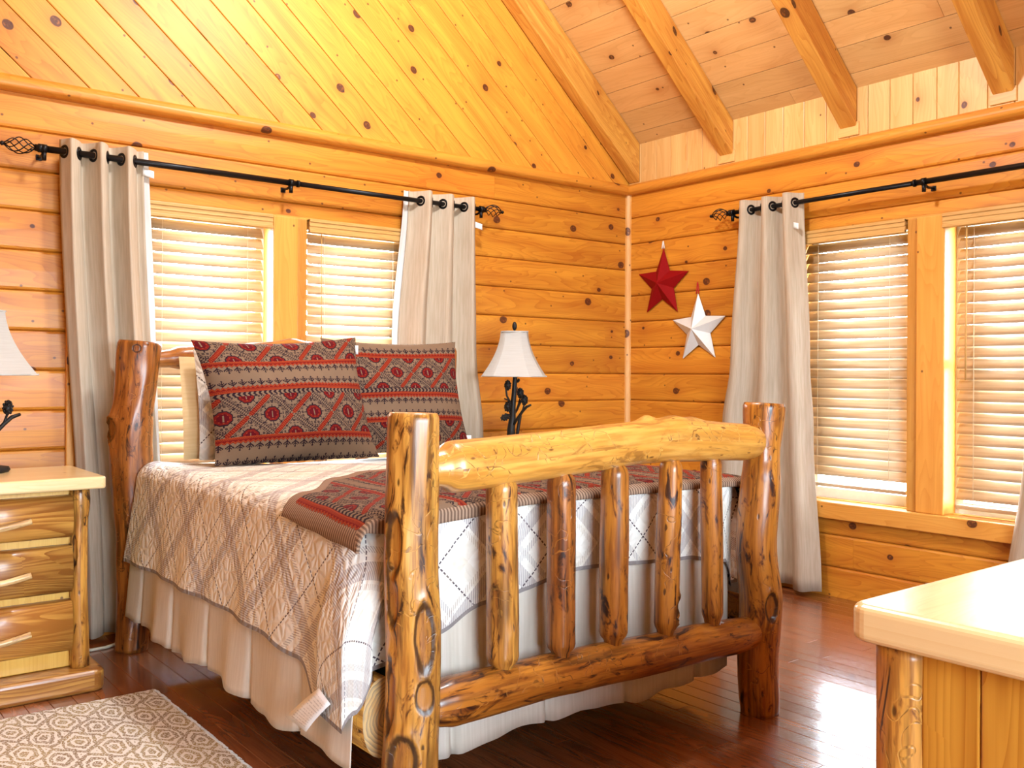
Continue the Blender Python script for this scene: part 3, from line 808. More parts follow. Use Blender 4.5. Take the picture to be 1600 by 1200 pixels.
for k, (x, r, dx) in enumerate(((1.688, .0475, .004), (1.916, .046, .002), (2.142, .047, -.002), (2.397, .042, -.012), (2.622, .039, .006))):
    zt = .968 + .014 * (k > 1); zb = .375 - .01 * (k > 2)
    m = MB(); L = zt - zb
    m.log([(x + dx, FY - .004, zb), (x, FY - .004, lerp(zb, zt, .5)), (x - dx, FY - .004, zt)],
          lambda t, r=r, L=L: pw(t, [(0, .026), (.03, .030), (.075, r), (.5, r * 1.01), (.925, r * .97), (.965, .031), (1, .026)]), seed=40 + k * 3, amp=.05, nseg=40, step=.012, flat=.02,
          scars=[(.16, .45, .045, .35, .012)] if k == 3 else (), bumps=[(.22, .1, .02, .3, .005)] if k in (0, 1) else ())
    m.build('spindle', [(LOG, LOGD, LOGR, LOGR, LOGR)[k], END], bed)
# headboard rails
m = MB(); m.log([(HX0 + .06, HY, 1.305), (1.55, HY, 1.318), (1.8, HY, 1.335), (2.05, HY, 1.358), (2.3, HY, 1.345), (2.6, HY, 1.32), (HX1 - .05, HY, 1.30)],
      lambda t: pw(t, [(0, .034), (.05, .040), (.09, .054), (.5, .052), (.92, .052), (.96, .04), (1, .034)]), seed=51, amp=.06, bumps=[(.45, -1.6, .05, .5, .012)]); m.build('headboard_rail', [LOGR, END], bed)
m = MB(); m.log([(HX0 + .06, HY, .50), (2.1, HY, .51), (HX1 - .05, HY, .50)], lambda t: .05, seed=55, amp=.05, step=.04); m.build('headboard_rail', [LOGR, END], bed)
for k, x in enumerate((1.75, 1.98, 2.22, 2.46, 2.7)):
    m = MB(); m.log([(x, HY, .54), (x, HY, 1.31)], lambda t: .034, seed=60 + k, amp=.04, step=.04, nseg=20); m.build('spindle', [LOGR, END], bed)
# half-log side rails
def halflog(x, sg):
    m = MB(); n = 14; zc, h = .30, .112; poly = []
    for i in range(n + 1):
        a = -pi / 2 + pi * i / n
        poly.append((x + sg * (-.0 + .070 * cos(a) ** .8 if cos(a) > 0 else 0), 2.268, zc + h * sin(a)))
    m.prism(poly, (0, HY - .07 - 2.268, 0), (0, 1, 0), .2, mi_cap=1, smooth=True)
    for i, f in enumerate(m.f):
        if m.mi[i] == 1: m.uv[i] = [(m.v[j].x - (x - sg * .03), m.v[j].z - zc) for j in f]
    m.build('side_rail', [LOG, ENDG], bed)
halflog(1.345, -1); halflog(2.925, 1)
m = MB()
for y in (2.6, 3.0, 3.4, 3.8): m.box((1.346, y, .27), (2.924, y + .09, .29), 0)
m.build('slat', PINE_KNEE, bed)

# ---------------------------------------------------------------- bedding
BXA, BXB, BYA, BYB = 1.36, 2.905, 2.33, 4.285; ZTOP = .852
def rrect(x0, x1, y0, y1, r, n=8):
    """closed rounded rectangle: list of (point, normal, arc position)"""
    out = []
    for cx, cy, a0 in ((x0 + r, y0 + r, pi), (x1 - r, y0 + r, 1.5 * pi), (x1 - r, y1 - r, 0), (x0 + r, y1 - r, .5 * pi)):
        for i in range(n + 1):
            a = a0 + i / n * pi / 2; out.append((Vector((cx + r * cos(a), cy + r * sin(a), 0)), Vector((cos(a), sin(a), 0))))
    return out
def slab(name, x0, x1, y0, y1, z0, z1, r, e, mat, parent, loc=None):
    m = MB(); P = rrect(x0, x1, y0, y1, r); n = len(P); prof = [(-.3, z0)] + [(-e + e * sin(a), z0 + e - e * cos(a)) for a in (0, .5, 1.1, pi / 2)] + [(-e + e * cos(a), z1 - e + e * sin(a)) for a in (0, .5, 1.1, pi / 2)] + [(-.3, z1)]
    m.grid(lambda s_, t: P[int(round(s_ * n)) % n][0] + P[int(round(s_ * n)) % n][1] * prof[int(round(t * (len(prof) - 1)))][0] + Vector((0, 0, prof[int(round(t * (len(prof) - 1)))][1])), n, len(prof) - 1, wrap=True)
    b = 0; W = len(prof)
    m.face([i * W for i in reversed(range(n))], [(0, 0)] * n); m.face([i * W + W - 1 for i in range(n)], [(0, 0)] * n)
    return m.build(name, mat, parent, loc)
bs = slab('box_spring', 1.355, 2.90, 2.315, 4.28, .30, .53, .05, .02, plain('teal_ticking', lin('1F4A55'), .8), None, (2.13, 3.3, .30))
tag(bs, 'dark teal box spring peeking out behind the near bed post', 'box spring')
mt = slab('mattress', 1.375, 2.89, 2.345, 4.275, .531, .815, .07, .05, cloth('mattress_ticking', lin('E8E4DC')), None, (2.13, 3.3, .531))
tag(mt, 'thick white mattress hidden under the plaid quilt', 'mattress')

def plaidmat(name, hem=True):
    m = Mat(name, .9, .2); u, v = m.uv()
    wob = m.noise(m.vec(u * 14, v * 14), 1, 2)
    p = (u + v) * .7071 + (wob - .5) * .006; q = (u - v) * .7071 + (wob - .5) * .006; P = .30
    c = lin('EAE5DC')
    def bands(c, a, oth):
        f = (a / P).frac()
        hat = ((oth + a) * 620).sin().gt(-.25); hat2 = ((oth + a) * 620).sin().gt(.2)
        w1 = f.band(.10, .26) * (hat * .55 + .2); c = m.mix(w1, c, lin('9C9092'))
        w2 = f.band(.34, .40) * (hat2 * .6); c = m.mix(w2, c, lin('8A7E84'))
        w3 = f.band(.02, .07) * hat2 * .5; c = m.mix(w3, c, lin('A88E7C'))
        dash = ((oth) * 420).sin().gt(-.5)
        w4 = (f - .60).abs().lt(.008) * dash; c = m.mix(w4 * .95, c, lin('4A3A42'))
        w5 = f.band(.72, .86) * .22; c = m.mix(w5, c, lin('C9B69C'))
        return c
    c = bands(c, p, q); c = bands(c, q, p)
    if hem:
        hm = m.attr('scar'); c = m.mix(hm.lt(.013), c, lin('8F8684'))
    m.color(c)
    e = m.voro(m.vec(u * 26 + wob * 1.2, v * 26 + wob * 1.2), 1.0, 'DISTANCE_TO_EDGE')
    m.bump(e.ss(0, .35) + m.noise(m.vec(u * 60, v * 60), 1, 2) * .5, .5, .006)
    return m.m
PLAID = plaidmat('plaid_quilt'); PLAID2 = plaidmat('plaid_sham', False)
SKIRT = cloth('bed_skirt_cotton', lin('E4D9CB'), lin('DACEBE'), weave=1200, trans=.08)

# quilt: a top and a hang whose drop varies round the bed
RS = .085; rc = .10
def path_pts():
    """from the head on the left, round the foot, to the head on the right"""
    P = []
    def seg(a, b, nrm, st=.012):
        n = max(2, int((b - a).length / st))
        for i in range(n): P.append((a.lerp(b, i / n), nrm))
    x0, x1, y0, y1 = BXA, BXB, BYA, BYB
    seg(Vector((x0, y1, 0)), Vector((x0, y0 + rc, 0)), Vector((-1, 0, 0)))
    for i in range(26): a = pi + pi / 2 * i / 26; P.append((Vector((x0 + rc + rc * cos(a), y0 + rc + rc * sin(a), 0)), Vector((cos(a), sin(a), 0))))
    seg(Vector((x0 + rc, y0, 0)), Vector((x1 - rc, y0, 0)), Vector((0, -1, 0)))
    for i in range(14): a = 1.5 * pi + pi / 2 * i / 14; P.append((Vector((x1 - rc + rc * cos(a), y0 + rc + rc * sin(a), 0)), Vector((cos(a), sin(a), 0))))
    seg(Vector((x1, y0 + rc, 0)), Vector((x1, y1, 0)), Vector((1, 0, 0))); P.append((Vector((x1, y1, 0)), Vector((1, 0, 0))))
    return P
QP = path_pts(); NP = len(QP); NL = int((BYB - BYA - rc) / .012)
def hem_z(i):
    p, n = QP[i]
    if p.x < BXA + .002 and n.x < -.99: return pw((BYB - p.y) / (BYB - BYA), [(0, .425), (.5, .43), (.75, .425), (.86, .40), (.955, .31)])
    if p.x < BXA + rc + .001: return pw(atan2(-n.y, -n.x) / (pi / 2), [(0, .30), (.38, .285), (.56, .33), (.76, .425), (1, .45)])
    if n.y < -.99: return pw(p.x, [(BXA + rc, .42), (1.52, .49), (1.70, .555), (2.1, .61), (2.6, .585), (BXB - rc, .55)])
    if p.y < BYA + rc + .001: return pw(atan2(n.x, -n.y) / (pi / 2), [(0, .55), (.5, .44), (1, .45)])
    return .46
def fold(i, d):
    p, n = QP[i]; y = p.x * abs(n.y) + p.y * abs(n.x)
    f = .010 * sin(y * 9 + 1) + .006 * sin(y * 23 + 2)
    k = min(1, max(0, (d - .05) / .3))
    return f * k
def quilt():
    m = MB(); NT, NH = 10, 26
    def hang(i, t):
        p, n = QP[i]; zh = hem_z(i); La = RS * pi / 2; A = La + (ZTOP - RS - zh); a = t * A
        foot = abs(n.y)
        if a < La: off = RS * sin(a / RS); z = ZTOP - RS * (1 - cos(a / RS))
        else:
            d = a - La; z = ZTOP - RS - d
            fl = lerp(.13, .0, min(1, foot * 1.0)); fl = lerp(fl, .17, 4 * foot * (1 - foot)) if 0 < foot < 1 and p.x < 2 else fl
            off = RS + fl * d * (1 if foot < .5 else .6) + fold(i, d) * (1 - .8 * foot)
            if foot > .5: off = min(off, .046 + .004 * sin(p.x * 30)) if p.x > BXA + rc else off
        if foot > .5 and p.x > 1.42: off = min(off, .046)
        if n.x > .5: off = RS if off > RS else off; off = min(off, RS + .02 * t)
        q = p + n * off
        if q.x > 1.285 and q.y < 2.284: q.y = 2.284
        if n.y < -1e-3 and p.x < BXA + rc + .002 and n.x < -1e-3:       # the corner tongue hangs outside the rail end, beside the post
            ph = atan2(-n.y, -n.x) / (pi / 2); k = max(0., min(1., (ZTOP - .10 - z) / .26)); k = k * k * (3 - 2 * k)
            tx = pw(ph, [(0, 1.214), (.4, 1.208), (.76, 1.294), (1, 1.46)]); ty = pw(ph, [(0, 2.43), (.4, 2.262), (.76, 2.247), (.84, 2.284), (1, 2.284)])
            q = Vector((lerp(q.x, tx, k), lerp(q.y, ty, k), 0))
            if q.x > 1.285 and ph > .76: q.y = max(q.y, 2.284)
        bumpz = .004 * mnoise.noise(Vector((q.x * 9, q.y * 9, 0)))
        q = q + Vector((0, 0, z + (bumpz if t < .3 else 0) - p.z))
        return q, (p.x + n.x * a, p.y + n.y * a), A - a
    b = len(m.v); rows = NH + 1
    uvs = []
    for i in range(NP):
        for j in range(rows):
            q, uv, rem = hang(i, j / NH); m.scar[len(m.v)] = rem; m.v.append(q); uvs.append(uv)
    for i in range(NP - 1):
        for j in range(NH):
            q = [b + i * rows + j, b + i * rows + j + 1, b + (i + 1) * rows + j + 1, b + (i + 1) * rows + j]
            m.face(q, [uvs[k - b] for k in q], 0, 0, True)
    # the top: a grid drawn in toward the middle line
    def topz(x, y):
        k = min(1, max(0, (y - 3.68) / .2))
        return ZTOP - .008 * k + .006 * sin((x - BXA) / (BXB - BXA) * pi) + (1 - .85 * k) * (.005 * mnoise.noise(Vector((x * 5, y * 5, 2))) + .004 * mnoise.noise(Vector((x * 9, y * 9, 0))))
    NXg = 60; c0 = Vector(((BXA + BXB) / 2, (BYA + BYB) / 2, 0)); tb = len(m.v); tuv = []
    R = 24
    for i in range(NP):
        p, n = QP[i]
        for j in range(R + 1):
            k = 1 - j / R; q = Vector((c0.x + (p.x - c0.x) * k, lerp(p.y, lerp(p.y, c0.y, .72), j / R), 0))
            e = min(1, j / 3)
            q.z = lerp(ZTOP + .004 * mnoise.noise(Vector((p.x * 9, p.y * 9, 0))), topz(q.x, q.y), e); m.v.append(q); tuv.append((q.x, q.y))
    for i in range(NP - 1):
        for j in range(R):
            q = [tb + i * (R + 1) + j, tb + (i + 1) * (R + 1) + j, tb + (i + 1) * (R + 1) + j + 1, tb + i * (R + 1) + j + 1]
            m.face(q, [tuv[k - tb] for k in q], 0, 0, True)
    o = m.build('quilt', PLAID, None, (2.13, 3.3, .5), solid=0)
    return o
ql = quilt(); tag(ql, 'cream quilt with diagonal grey plaid lines spread over the bed', 'quilt')
tm = MB(); _A, _B, _C, _D = (Vector(q) for q in ((1.200, 2.38, .379), (1.200, 2.311, .354), (1.180, 2.414, .253), (1.180, 2.542, .258)))
tm.grid(lambda a, b: _A.lerp(_B, a).lerp(_D.lerp(_C, a), b) + Vector((-.006 * sin(b * 3), 0, 0)), 4, 6, lambda a, b: (a, b))
TAGW = Mat('printed_care_tag', .7); _u, _v = TAGW.uv()
_ln = (_v * 14).frac().band(.25, .6) * _u.band(.14, .86) * _v.band(.1, .9) * TAGW.noise(TAGW.vec(_u * 26, (_v * 14).floor() * 5.1), 1, 0).ss(.42, .5)
TAGW.color(TAGW.mix(_ln * .45, lin('F2F2F4'), lin('8C8C94')))
tm.build('care_tag', TAGW.m, ql, solid=.001)

def skirt():
    m = MB()
    def panel(a, b, nrm, zt, zb, o0, o1, npl, seed, phase=.1):
        a, b = Vector(a), Vector(b); L = (b - a).length; n = int(L / .006)
        def pleat(s_):
            x = (s_ * npl + phase) % 1.0; return -.016 * exp(-((x - .5) / .035) ** 2) + .010 * sin(s_ * npl * 2 * pi + seed)
        def fn(s_, t):
            p = a.lerp(b, s_); w = .006 * mnoise.noise(Vector((s_ * L * 9, t * 1.2, seed))) * t * 2
            o = lerp(o0, o1, t) + (pleat(s_) * (.25 + t) + w)
            return p + Vector(nrm) * o + Vector((0, 0, lerp(zt, zb + .012 * sin(s_ * L * 7 + seed) + .004 * sin(s_ * L * 31), t)))
        m.grid(fn, n, 14, lambda s_, t: (t * .4, s_ * L), flip=False)
    panel((1.345, 4.27, 0), (1.345, 2.262, 0), (-1, 0, 0), .50, .175, .088, .108, 5.3, 1)
    panel((1.425, 2.315, 0), (2.86, 2.315, 0), (0, -1, 0), .67, .135, .006, .018, 4, 4, .02)
    panel((2.925, 2.262, 0), (2.925, 4.27, 0), (1, 0, 0), .50, .16, .092, .102, 5, 7)
    return m.build('bed_skirt', SKIRT, None, (2.13, 3.3, .15), solid=.002)
tag(skirt(), 'off-white pleated cotton bed skirt hanging below the quilt', 'bed skirt')

# ---------------------------------------------------------------- woven pattern of pillows and throw
def aztec(name, P=.205, Q=.345, rib=False):
    """v across the bands, u along them, in metres"""
    m = Mat(name, .9, .15); u, v = m.uv()
    tan, red, orange, dark, wine = lin('7C6450'), lin('701612'), lin('943A1C'), lin('241820'), lin('560A14')
    # quantise to stitches so that edges step like a weave
    st = .0021
    us = (u / st).floor() * st; vs_ = (v / st).floor() * st
    fu = (us / P); y = (vs_ / Q).frac()
    c = tan
    def put(mask, col):
        nonlocal c; c = m.mix(mask, c, col)
    # little fir trees: period P/5
    def trees(y0, y1, down):
        nonlocal c
        x = ((fu * 5).frac() - .5).abs(); t = (y - y0) / (y1 - y0)
        if down: t = 1 - t
        inb = t.band(0, 1)
        stem = x.lt(.06) * t.band(0, .95)
        br1 = (t - x * .9 - .18).abs().lt(.10) * x.lt(.44)
        br2 = (t - x * .9 - .45).abs().lt(.07) * x.lt(.26)
        tip = (x + (t - .88).abs() * .8).lt(.12)
        put(inb * stem.max(br1).max(br2).max(tip), dark)
    def stripe(y0, y1, up):
        nonlocal c
        t = (y - y0) / (y1 - y0); t = t if up else 1 - t
        put(t.band(0, 1), red); put(t.band(.0, .12), orange)
        put(t.band(.12, .38) * ((u * 900).sin() * (v * 900).sin()).gt(.0), orange)
        x = (fu * 10).tri()
        put((t - (x * .28 + .55)).abs().lt(.09) * t.band(.4, 1), orange)
        put(t.gt(x * .28 + .72) * t.lt(1), tan)
    stripe(.00, .085, False)           # below trees that point down
    trees(.0 + .085 - .02, .15, False) if False else None
    # order from the bottom of a repeat: trees up, stripes, chevrons, diamonds, stripes, trees down, plain
    c = tan
    trees(.02, .115, True); stripe(.105, .19, False)
    t = (y - .19) / .065
    chev = ((fu * 9 + (t - .5).abs() * .8).frac()).lt(.5)
    put(t.band(0, 1), dark); put(t.band(.08, .92) * chev, tan); put(t.band(0, .1), wine)
    # diamonds
    y0, y1 = .255, .765; yc = (y0 + y1) / 2
    t = (y - yc) / (y1 - y0); ind = t.abs().lt(.5)
    x1 = (fu + .5).frac() - .5                      # -.5..+.5
    d = x1.abs() + t.abs()                          # diamond norm
    sgn = (x1 * t).lt(0)
    hatch = (((us + vs_) * 520).sin()).gt(.1)
    lat = (d - .5).abs()
    fld = ind * (((us * 190).sin() * (vs_ * 190).sin()).abs().gt(.44))
    put(fld * .8, dark)
    put(ind * lat.band(.075, .13), tan)
    put(ind * lat.band(.100, .118), dark)
    rung = ((x1.abs() - t.abs()) * 15).frac().gt(.5)
    put(ind * lat.lt(.075) * (1 - sgn), dark); put(ind * lat.lt(.055) * (1 - sgn) * rung, tan)
    put(ind * lat.lt(.075) * sgn, red); put(ind * lat.lt(.05) * sgn * rung, orange)
    put(ind * lat.lt(.012) * (1 - sgn), tan)
    def medal(cx_, ct, r):
        ax_ = ((fu + cx_).frac() - .5).abs(); at_ = (t - ct).abs()
        dd = (ax_ * ax_ * 1.0 + at_ * at_ * 1.0).sqrt()
        oct_ = ax_.max(at_).max((ax_ + at_) * .72)
        put(ind * oct_.lt(r * 1.6), tan)
        sp = ((ax_ - at_).abs().lt(.016) + ax_.lt(.014) + at_.lt(.014)).min(1)
        put(ind * oct_.lt(r * 1.55) * sp, dark)
        put(ind * oct_.band(r * 1.02, r * 1.22), dark); put(ind * oct_.lt(r * 1.05), red); put(ind * oct_.lt(r * .82) * sp, orange); put(ind * oct_.lt(r * .7), wine)
        put(ind * oct_.lt(r * .5) * ax_.lt(.012), tan)
        q = ((ax_ + at_) - r * 2.6).abs(); ang = (ax_ - at_).abs()
        put(ind * q.lt(.028) * ang.lt(.03), dark)
        sq = (ax_.max((at_ - r * 2.35).abs())); put(ind * sq.lt(.042), tan); put(ind * sq.band(.018, .036), dark)
        sq = (at_.max((ax_ - r * 2.35).abs())); put(ind * sq.lt(.042), tan); put(ind * sq.band(.018, .036), dark)
    medal(.5, 0.0, .15); medal(0., .5, .15); medal(0., -.5, .15)
    stripe(.765, .85, True); trees(.84, .935, False)
    sh = m.noise(m.vec(u * 9, v * 9), 1, 2)
    c = m.mix(((sh - .5).abs() * .25).clamp(), c, wine)
    if rib:
        hm = m.attr('scar'); b = hm.lt(.052)
        w = m.attr('tone')
        rb = (u * 520).sin(); rb2 = (v * 520).sin()
        rr_ = rb * (1 - w) + rb2 * w
        rc_ = m.mix(rr_.ss(-.4, .5), lin('6E5546'), lin('A58770'))
        c = m.mix(b, c, rc_)
    m.color(c)
    wv = (u * 1500).sin() * (v * 1500).sin()
    m.bump(wv + m.noise(m.vec(u * 40, v * 40), 1, 2), .25, .003)
    return m.m
AZ = aztec('aztec_weave'); AZR = aztec('aztec_throw_weave', rib=True)

# ---------------------------------------------------------------- pillows
def pillow(name, label, mat, w, h, th, bottom, lean, yaw_=0., twist=0., uvo=(0, 0), fl=1, seed=0, concave=.05, tagat=None, group=None, skew=(0, 0)):
    """bottom = point under the middle of its lower edge; lean = tilt back from vertical"""
    m = MB(); N, M = 56, 42
    Rm = Matrix.Rotation(yaw_, 3, 'Z') @ Matrix.Rotation(-lean, 3, 'X') @ Matrix.Rotation(twist, 3, 'Y')
    B = Vector(bottom)
    def pos(a, b, side):
        x, y = 2 * a - 1, 2 * b - 1
        ex = 1 - concave * (1 - y * y) ** 1.0 * .9; ey = 1 - concave * (1 - x * x) * (.9 if y > 0 else .06)
        px = x * w / 2 * ex; pz = (y * ey) * h / 2
        f = max(0, 1 - abs(x) ** 2.1) ** .62 * max(0, 1 - abs(y) ** 2.1) ** .62
        f *= 1 + .20 * mnoise.noise(Vector((x * 2.2, y * 2.2, seed)))
        f += .035 * mnoise.noise(Vector((x * 5, y * 5, seed + 9))) * min(1, 6 * f)
        py = -side * (th / 2) * f
        # sag: fuller at the bottom
        py *= 1 + .18 * (-y)
        px += skew[0] * y; pz += skew[1] * x * b
        if y < -.6: pz += .02 * ((-y - .6) / .4) * (1 - x * x) * 0
        return B + Rm @ Vector((px, py, pz + h / 2))
    for side in (1, -1):
        m.grid(lambda a, b: pos(a, b, side), N, M, lambda a, b: (fl * a * w + uvo[0], fl * b * h + uvo[1]), flip=(side < 0))
    o = tag(m.build(name, mat, None, bottom), label, 'pillow', group)
    if tagat:
        p = pos(tagat[0], tagat[1], 0); m = MB(); dx = tagat[2]
        m.grid(lambda a, b: p + Vector((dx * a, -.004 - .012 * a, -.042 * b)), 3, 3); m.build('care_tag', TAGM, o, solid=.001)
    return o
YW = math.radians(0)
pillow('throw_pillow', 'red and tan aztec pillow in front, left of the pair', AZ, .80, .566, .28, (1.857, 3.925, .8515), .21, 0, .0, (.03, .378), -1, 3, .10, (.992, .93, .012), skew=(-.032, .018))
pillow('throw_pillow', 'red and tan aztec pillow behind, right of the pair', AZ, .80, .578, .20, (2.525, 4.08, .8545), .21, 0, .0, (.06, .123), 1, 7, .09, (.985, .12, .03), skew=(-.01, 0))
pillow('pillow_sham', 'plaid pillow sham tucked behind the left aztec pillow', PLAID2, .60, .50, .05, (1.80, 4.135, .860), .17, 0, 0, (.1, .2), 1, 12, .04)
pillow('pillow_sham', 'second plaid pillow sham hidden behind the right aztec pillow', PLAID2, .60, .45, .05, (2.60, 4.24, .860), .15, 0, 0, (.5, .1), 1, 14, .04)
pillow('bed_pillow', 'plain cream bed pillow at the back against the headboard, left', cloth('cream_pillowcase', lin('E2C494'), lin('DABA88')), .62, .465, .08, (1.768, 4.215, .860), .15, 0, .0, (0, 0), 1, 17, .02)

# ---------------------------------------------------------------- throw blanket across the foot
def throw():
    m = MB(); NS, NT_ = 150, 70
    x0 = BXA; r = RS + .014; zt = ZTOP + .012
    Wt = BXB - BXA
    def edge_l(t):  return pw(t, [(0, -.155), (.25, -.15), (.6, -.135), (1, -.12)])       # left drop
    def depth(x):   return pw(x, [(-.2, .42), (.0, .47), (.25, .74), (.45, .86), (1.6, .80)])
    def sh(a, flat):
        """arc a beyond the edge -> (outward, down)"""
        if a <= 0: return a, 0.
        if a < r * pi / 2: return r * sin(a / r), r * (1 - cos(a / r))
        d = a - r * pi / 2; return r + flat * d, r + d
    for side in (0,):
        b = len(m.v); uv = []
        for i in range(NS + 1):
            for j in range(NT_ + 1):
                s_, t = i / NS, j / NT_
                xa = lerp(edge_l(t), Wt + .20, s_)
                fd = pw(xa, [(-.2, .05), (0, .115), (.25, .10), (.5, .080), (1.5, .085), (1.8, .12)])
                ya = lerp(-fd, depth(xa), t)
                ox, dx = sh(-xa, .13); oy, dy = sh(-ya, .0)
                if xa > Wt: ox2, dx2 = sh(xa - Wt, .0); X = BXB + ox2; dx = dx2
                else: X = BXA - ox if xa < 0 else BXA + xa
                Y = BYA - min(oy, .056) if ya < 0 else BYA + ya
                z = zt - max(dx, dy, 0) - .35 * min(dx, dy) + .003 * mnoise.noise(Vector((xa * 7, ya * 7, 0)))
                z += .010 * sin((X - BXA) / Wt * pi) * (1 if 0 < xa < Wt else 0)
                m.scar[len(m.v)] = min((xa - edge_l(t)), (ya + fd), (Wt + .2 - xa), (depth(xa) - ya) if t > .5 else 9)
                m.v.append(Vector((X, Y, z))); uv.append((ya, xa - edge_l(t) - .012, (xa - edge_l(t)) , (ya + fd)))
        for i in range(NS):
            for j in range(NT_):
                q = [b + i * (NT_ + 1) + j, b + (i + 1) * (NT_ + 1) + j, b + (i + 1) * (NT_ + 1) + j + 1, b + i * (NT_ + 1) + j + 1]
                w = 0. if (uv[q[0] - b][2] < uv[q[0] - b][3]) else 1.
                m.face(q, [uv[k - b][:2] for k in q], w, 0, True)
    o = m.build('throw_blanket', AZR, None, (2.1, 2.7, .86), solid=.010)
    return tag(o, 'red aztec throw blanket with ribbed taupe border across the foot of the bed', 'blanket')
throw()

# ================================================================ nightstands
SLABM = wood('pale_slab', lin('F4DCA8'), lin('E8C486'), lin('6A3E1E'), lin('C98E40'), knots=.3, rough=.28, coat=.5, var=.08, S=3.0)
DRAWM = wood('half_log_drawer', lin('E0A850'), lin('9C6228'), lin('4A2810'), lin('8A5020'), knots=.25, rough=.38, coat=.3, var=.25, grain=2.1)
RAILM = wood('drawer_rail', lin('F0BE54'), lin('DDA038'), lin('6A3E1E'), lin('C98E40'), knots=.05, rough=.4, coat=.3, var=.05)
TWIG = logwood('peeled_twig', lin('E0B67A'), lin('F0CF98'), lin('A87440'), lin('5A3418'), patch=.2, carve=.1)
def rslab(m, x0, x1, y0, y1, z0, z1, r, tone=.2, wavy=0., seed=0):
    P = [(p.x, p.y) for p, n in rrect(x0, x1, y0, y1, r, 5)]
    if wavy: P = [(x, y + wavy * mnoise.noise(Vector((x * 6, y * 6, seed)))) for x, y in P]
    m.prism([(x, y, z0) for x, y in P], (0, 0, z1 - z0), (1, 0, 0), tone, smooth=False)
def nightstand(x0, x1, y0, y1, H, label):
    root = thing('nightstand', label, 'nightstand', ((x0 + x1) / 2, (y0 + y1) / 2, 0), 'log nightstands beside the bed')
    m = MB(); rslab(m, x0, x1, y0, y1, H - .048, H, .02, .4, .008, 3); m.build('top', SLABM, root, bevel=.008, seg=3)
    m = MB(); rslab(m, x0 - .012, x1 + .0, y0 - .01, y1, 0, .085, .045, -.2, .01, 5); m.build('base', DRAWM, root, bevel=.016, seg=3)
    m = MB(); m.box((x0 + .05, y0 + .10, .086), (x1 - .05, y1 - .02, H - .049), 2); m.build('carcass', RAILM, root, bevel=.004)
    for k, x in enumerate((x1 - .078, x0 + .078)):
        m = MB(); m.log([(x + .002, y0 + .082, .086), (x - .004, y0 + .08, .4), (x, y0 + .08, H - .049)], lambda t: pw(t, [(0, .036), (.5, .032), (.8, .030), (.93, .038), (1, .034)]), seed=70 + k, amp=.07, nseg=28,
            scars=[(.97, .7, .025, .3, .01), (.82, .55, .018, .25, .008), (.66, -.8, .06, .35, .01)] if k == 0 else ())
        m.build('corner_post', [LOG, END], root)
    zs = ((.155, .355), (.385, .57), (.60, .765))
    a, b = x0 + .112, x1 - .112
    for k, (z0, z1) in enumerate(zs):
        m = MB(); n = 12; h = (z1 - z0) / 2; poly = [(a, y0 + .085 - .052 * max(0, cos(-pi / 2 + pi * i / n)) ** .6, (z0 + z1) / 2 + h * sin(-pi / 2 + pi * i / n)) for i in range(n + 1)] + [(a, y0 + .11, z1), (a, y0 + .11, z0)]
        m.prism(poly, (b - a, 0, 0), (1, 0, 0), (.9, -.9, .3)[k], smooth=True); d = m.build('drawer', DRAWM, root)
        xm = (a + b) / 2; zc = (z0 + z1) / 2 - .01; m = MB()
        m.log([(xm - .075, y0 + .005, zc - .012), (xm, y0 - .002, zc - .004), (xm + .09, y0 + .004, zc + .012)], lambda t: .012, seed=80 + k, amp=.12, nseg=14, step=.01)
        for dx in (-.05, .06): m.tube([(xm + dx, y0 + .045, zc), (xm + dx, y0 + .004, zc + dx * .1)], .007, 8)
        m.build('handle', [TWIG, TWIG], d)
    return root
ns = nightstand(.335, 1.052, 3.915, 4.46, .838, 'yellow log nightstand with three half-log drawers left of the bed')
dup(ns, (3.415, 4.1875, 0), 'matching log nightstand hidden behind the far side of the bed')

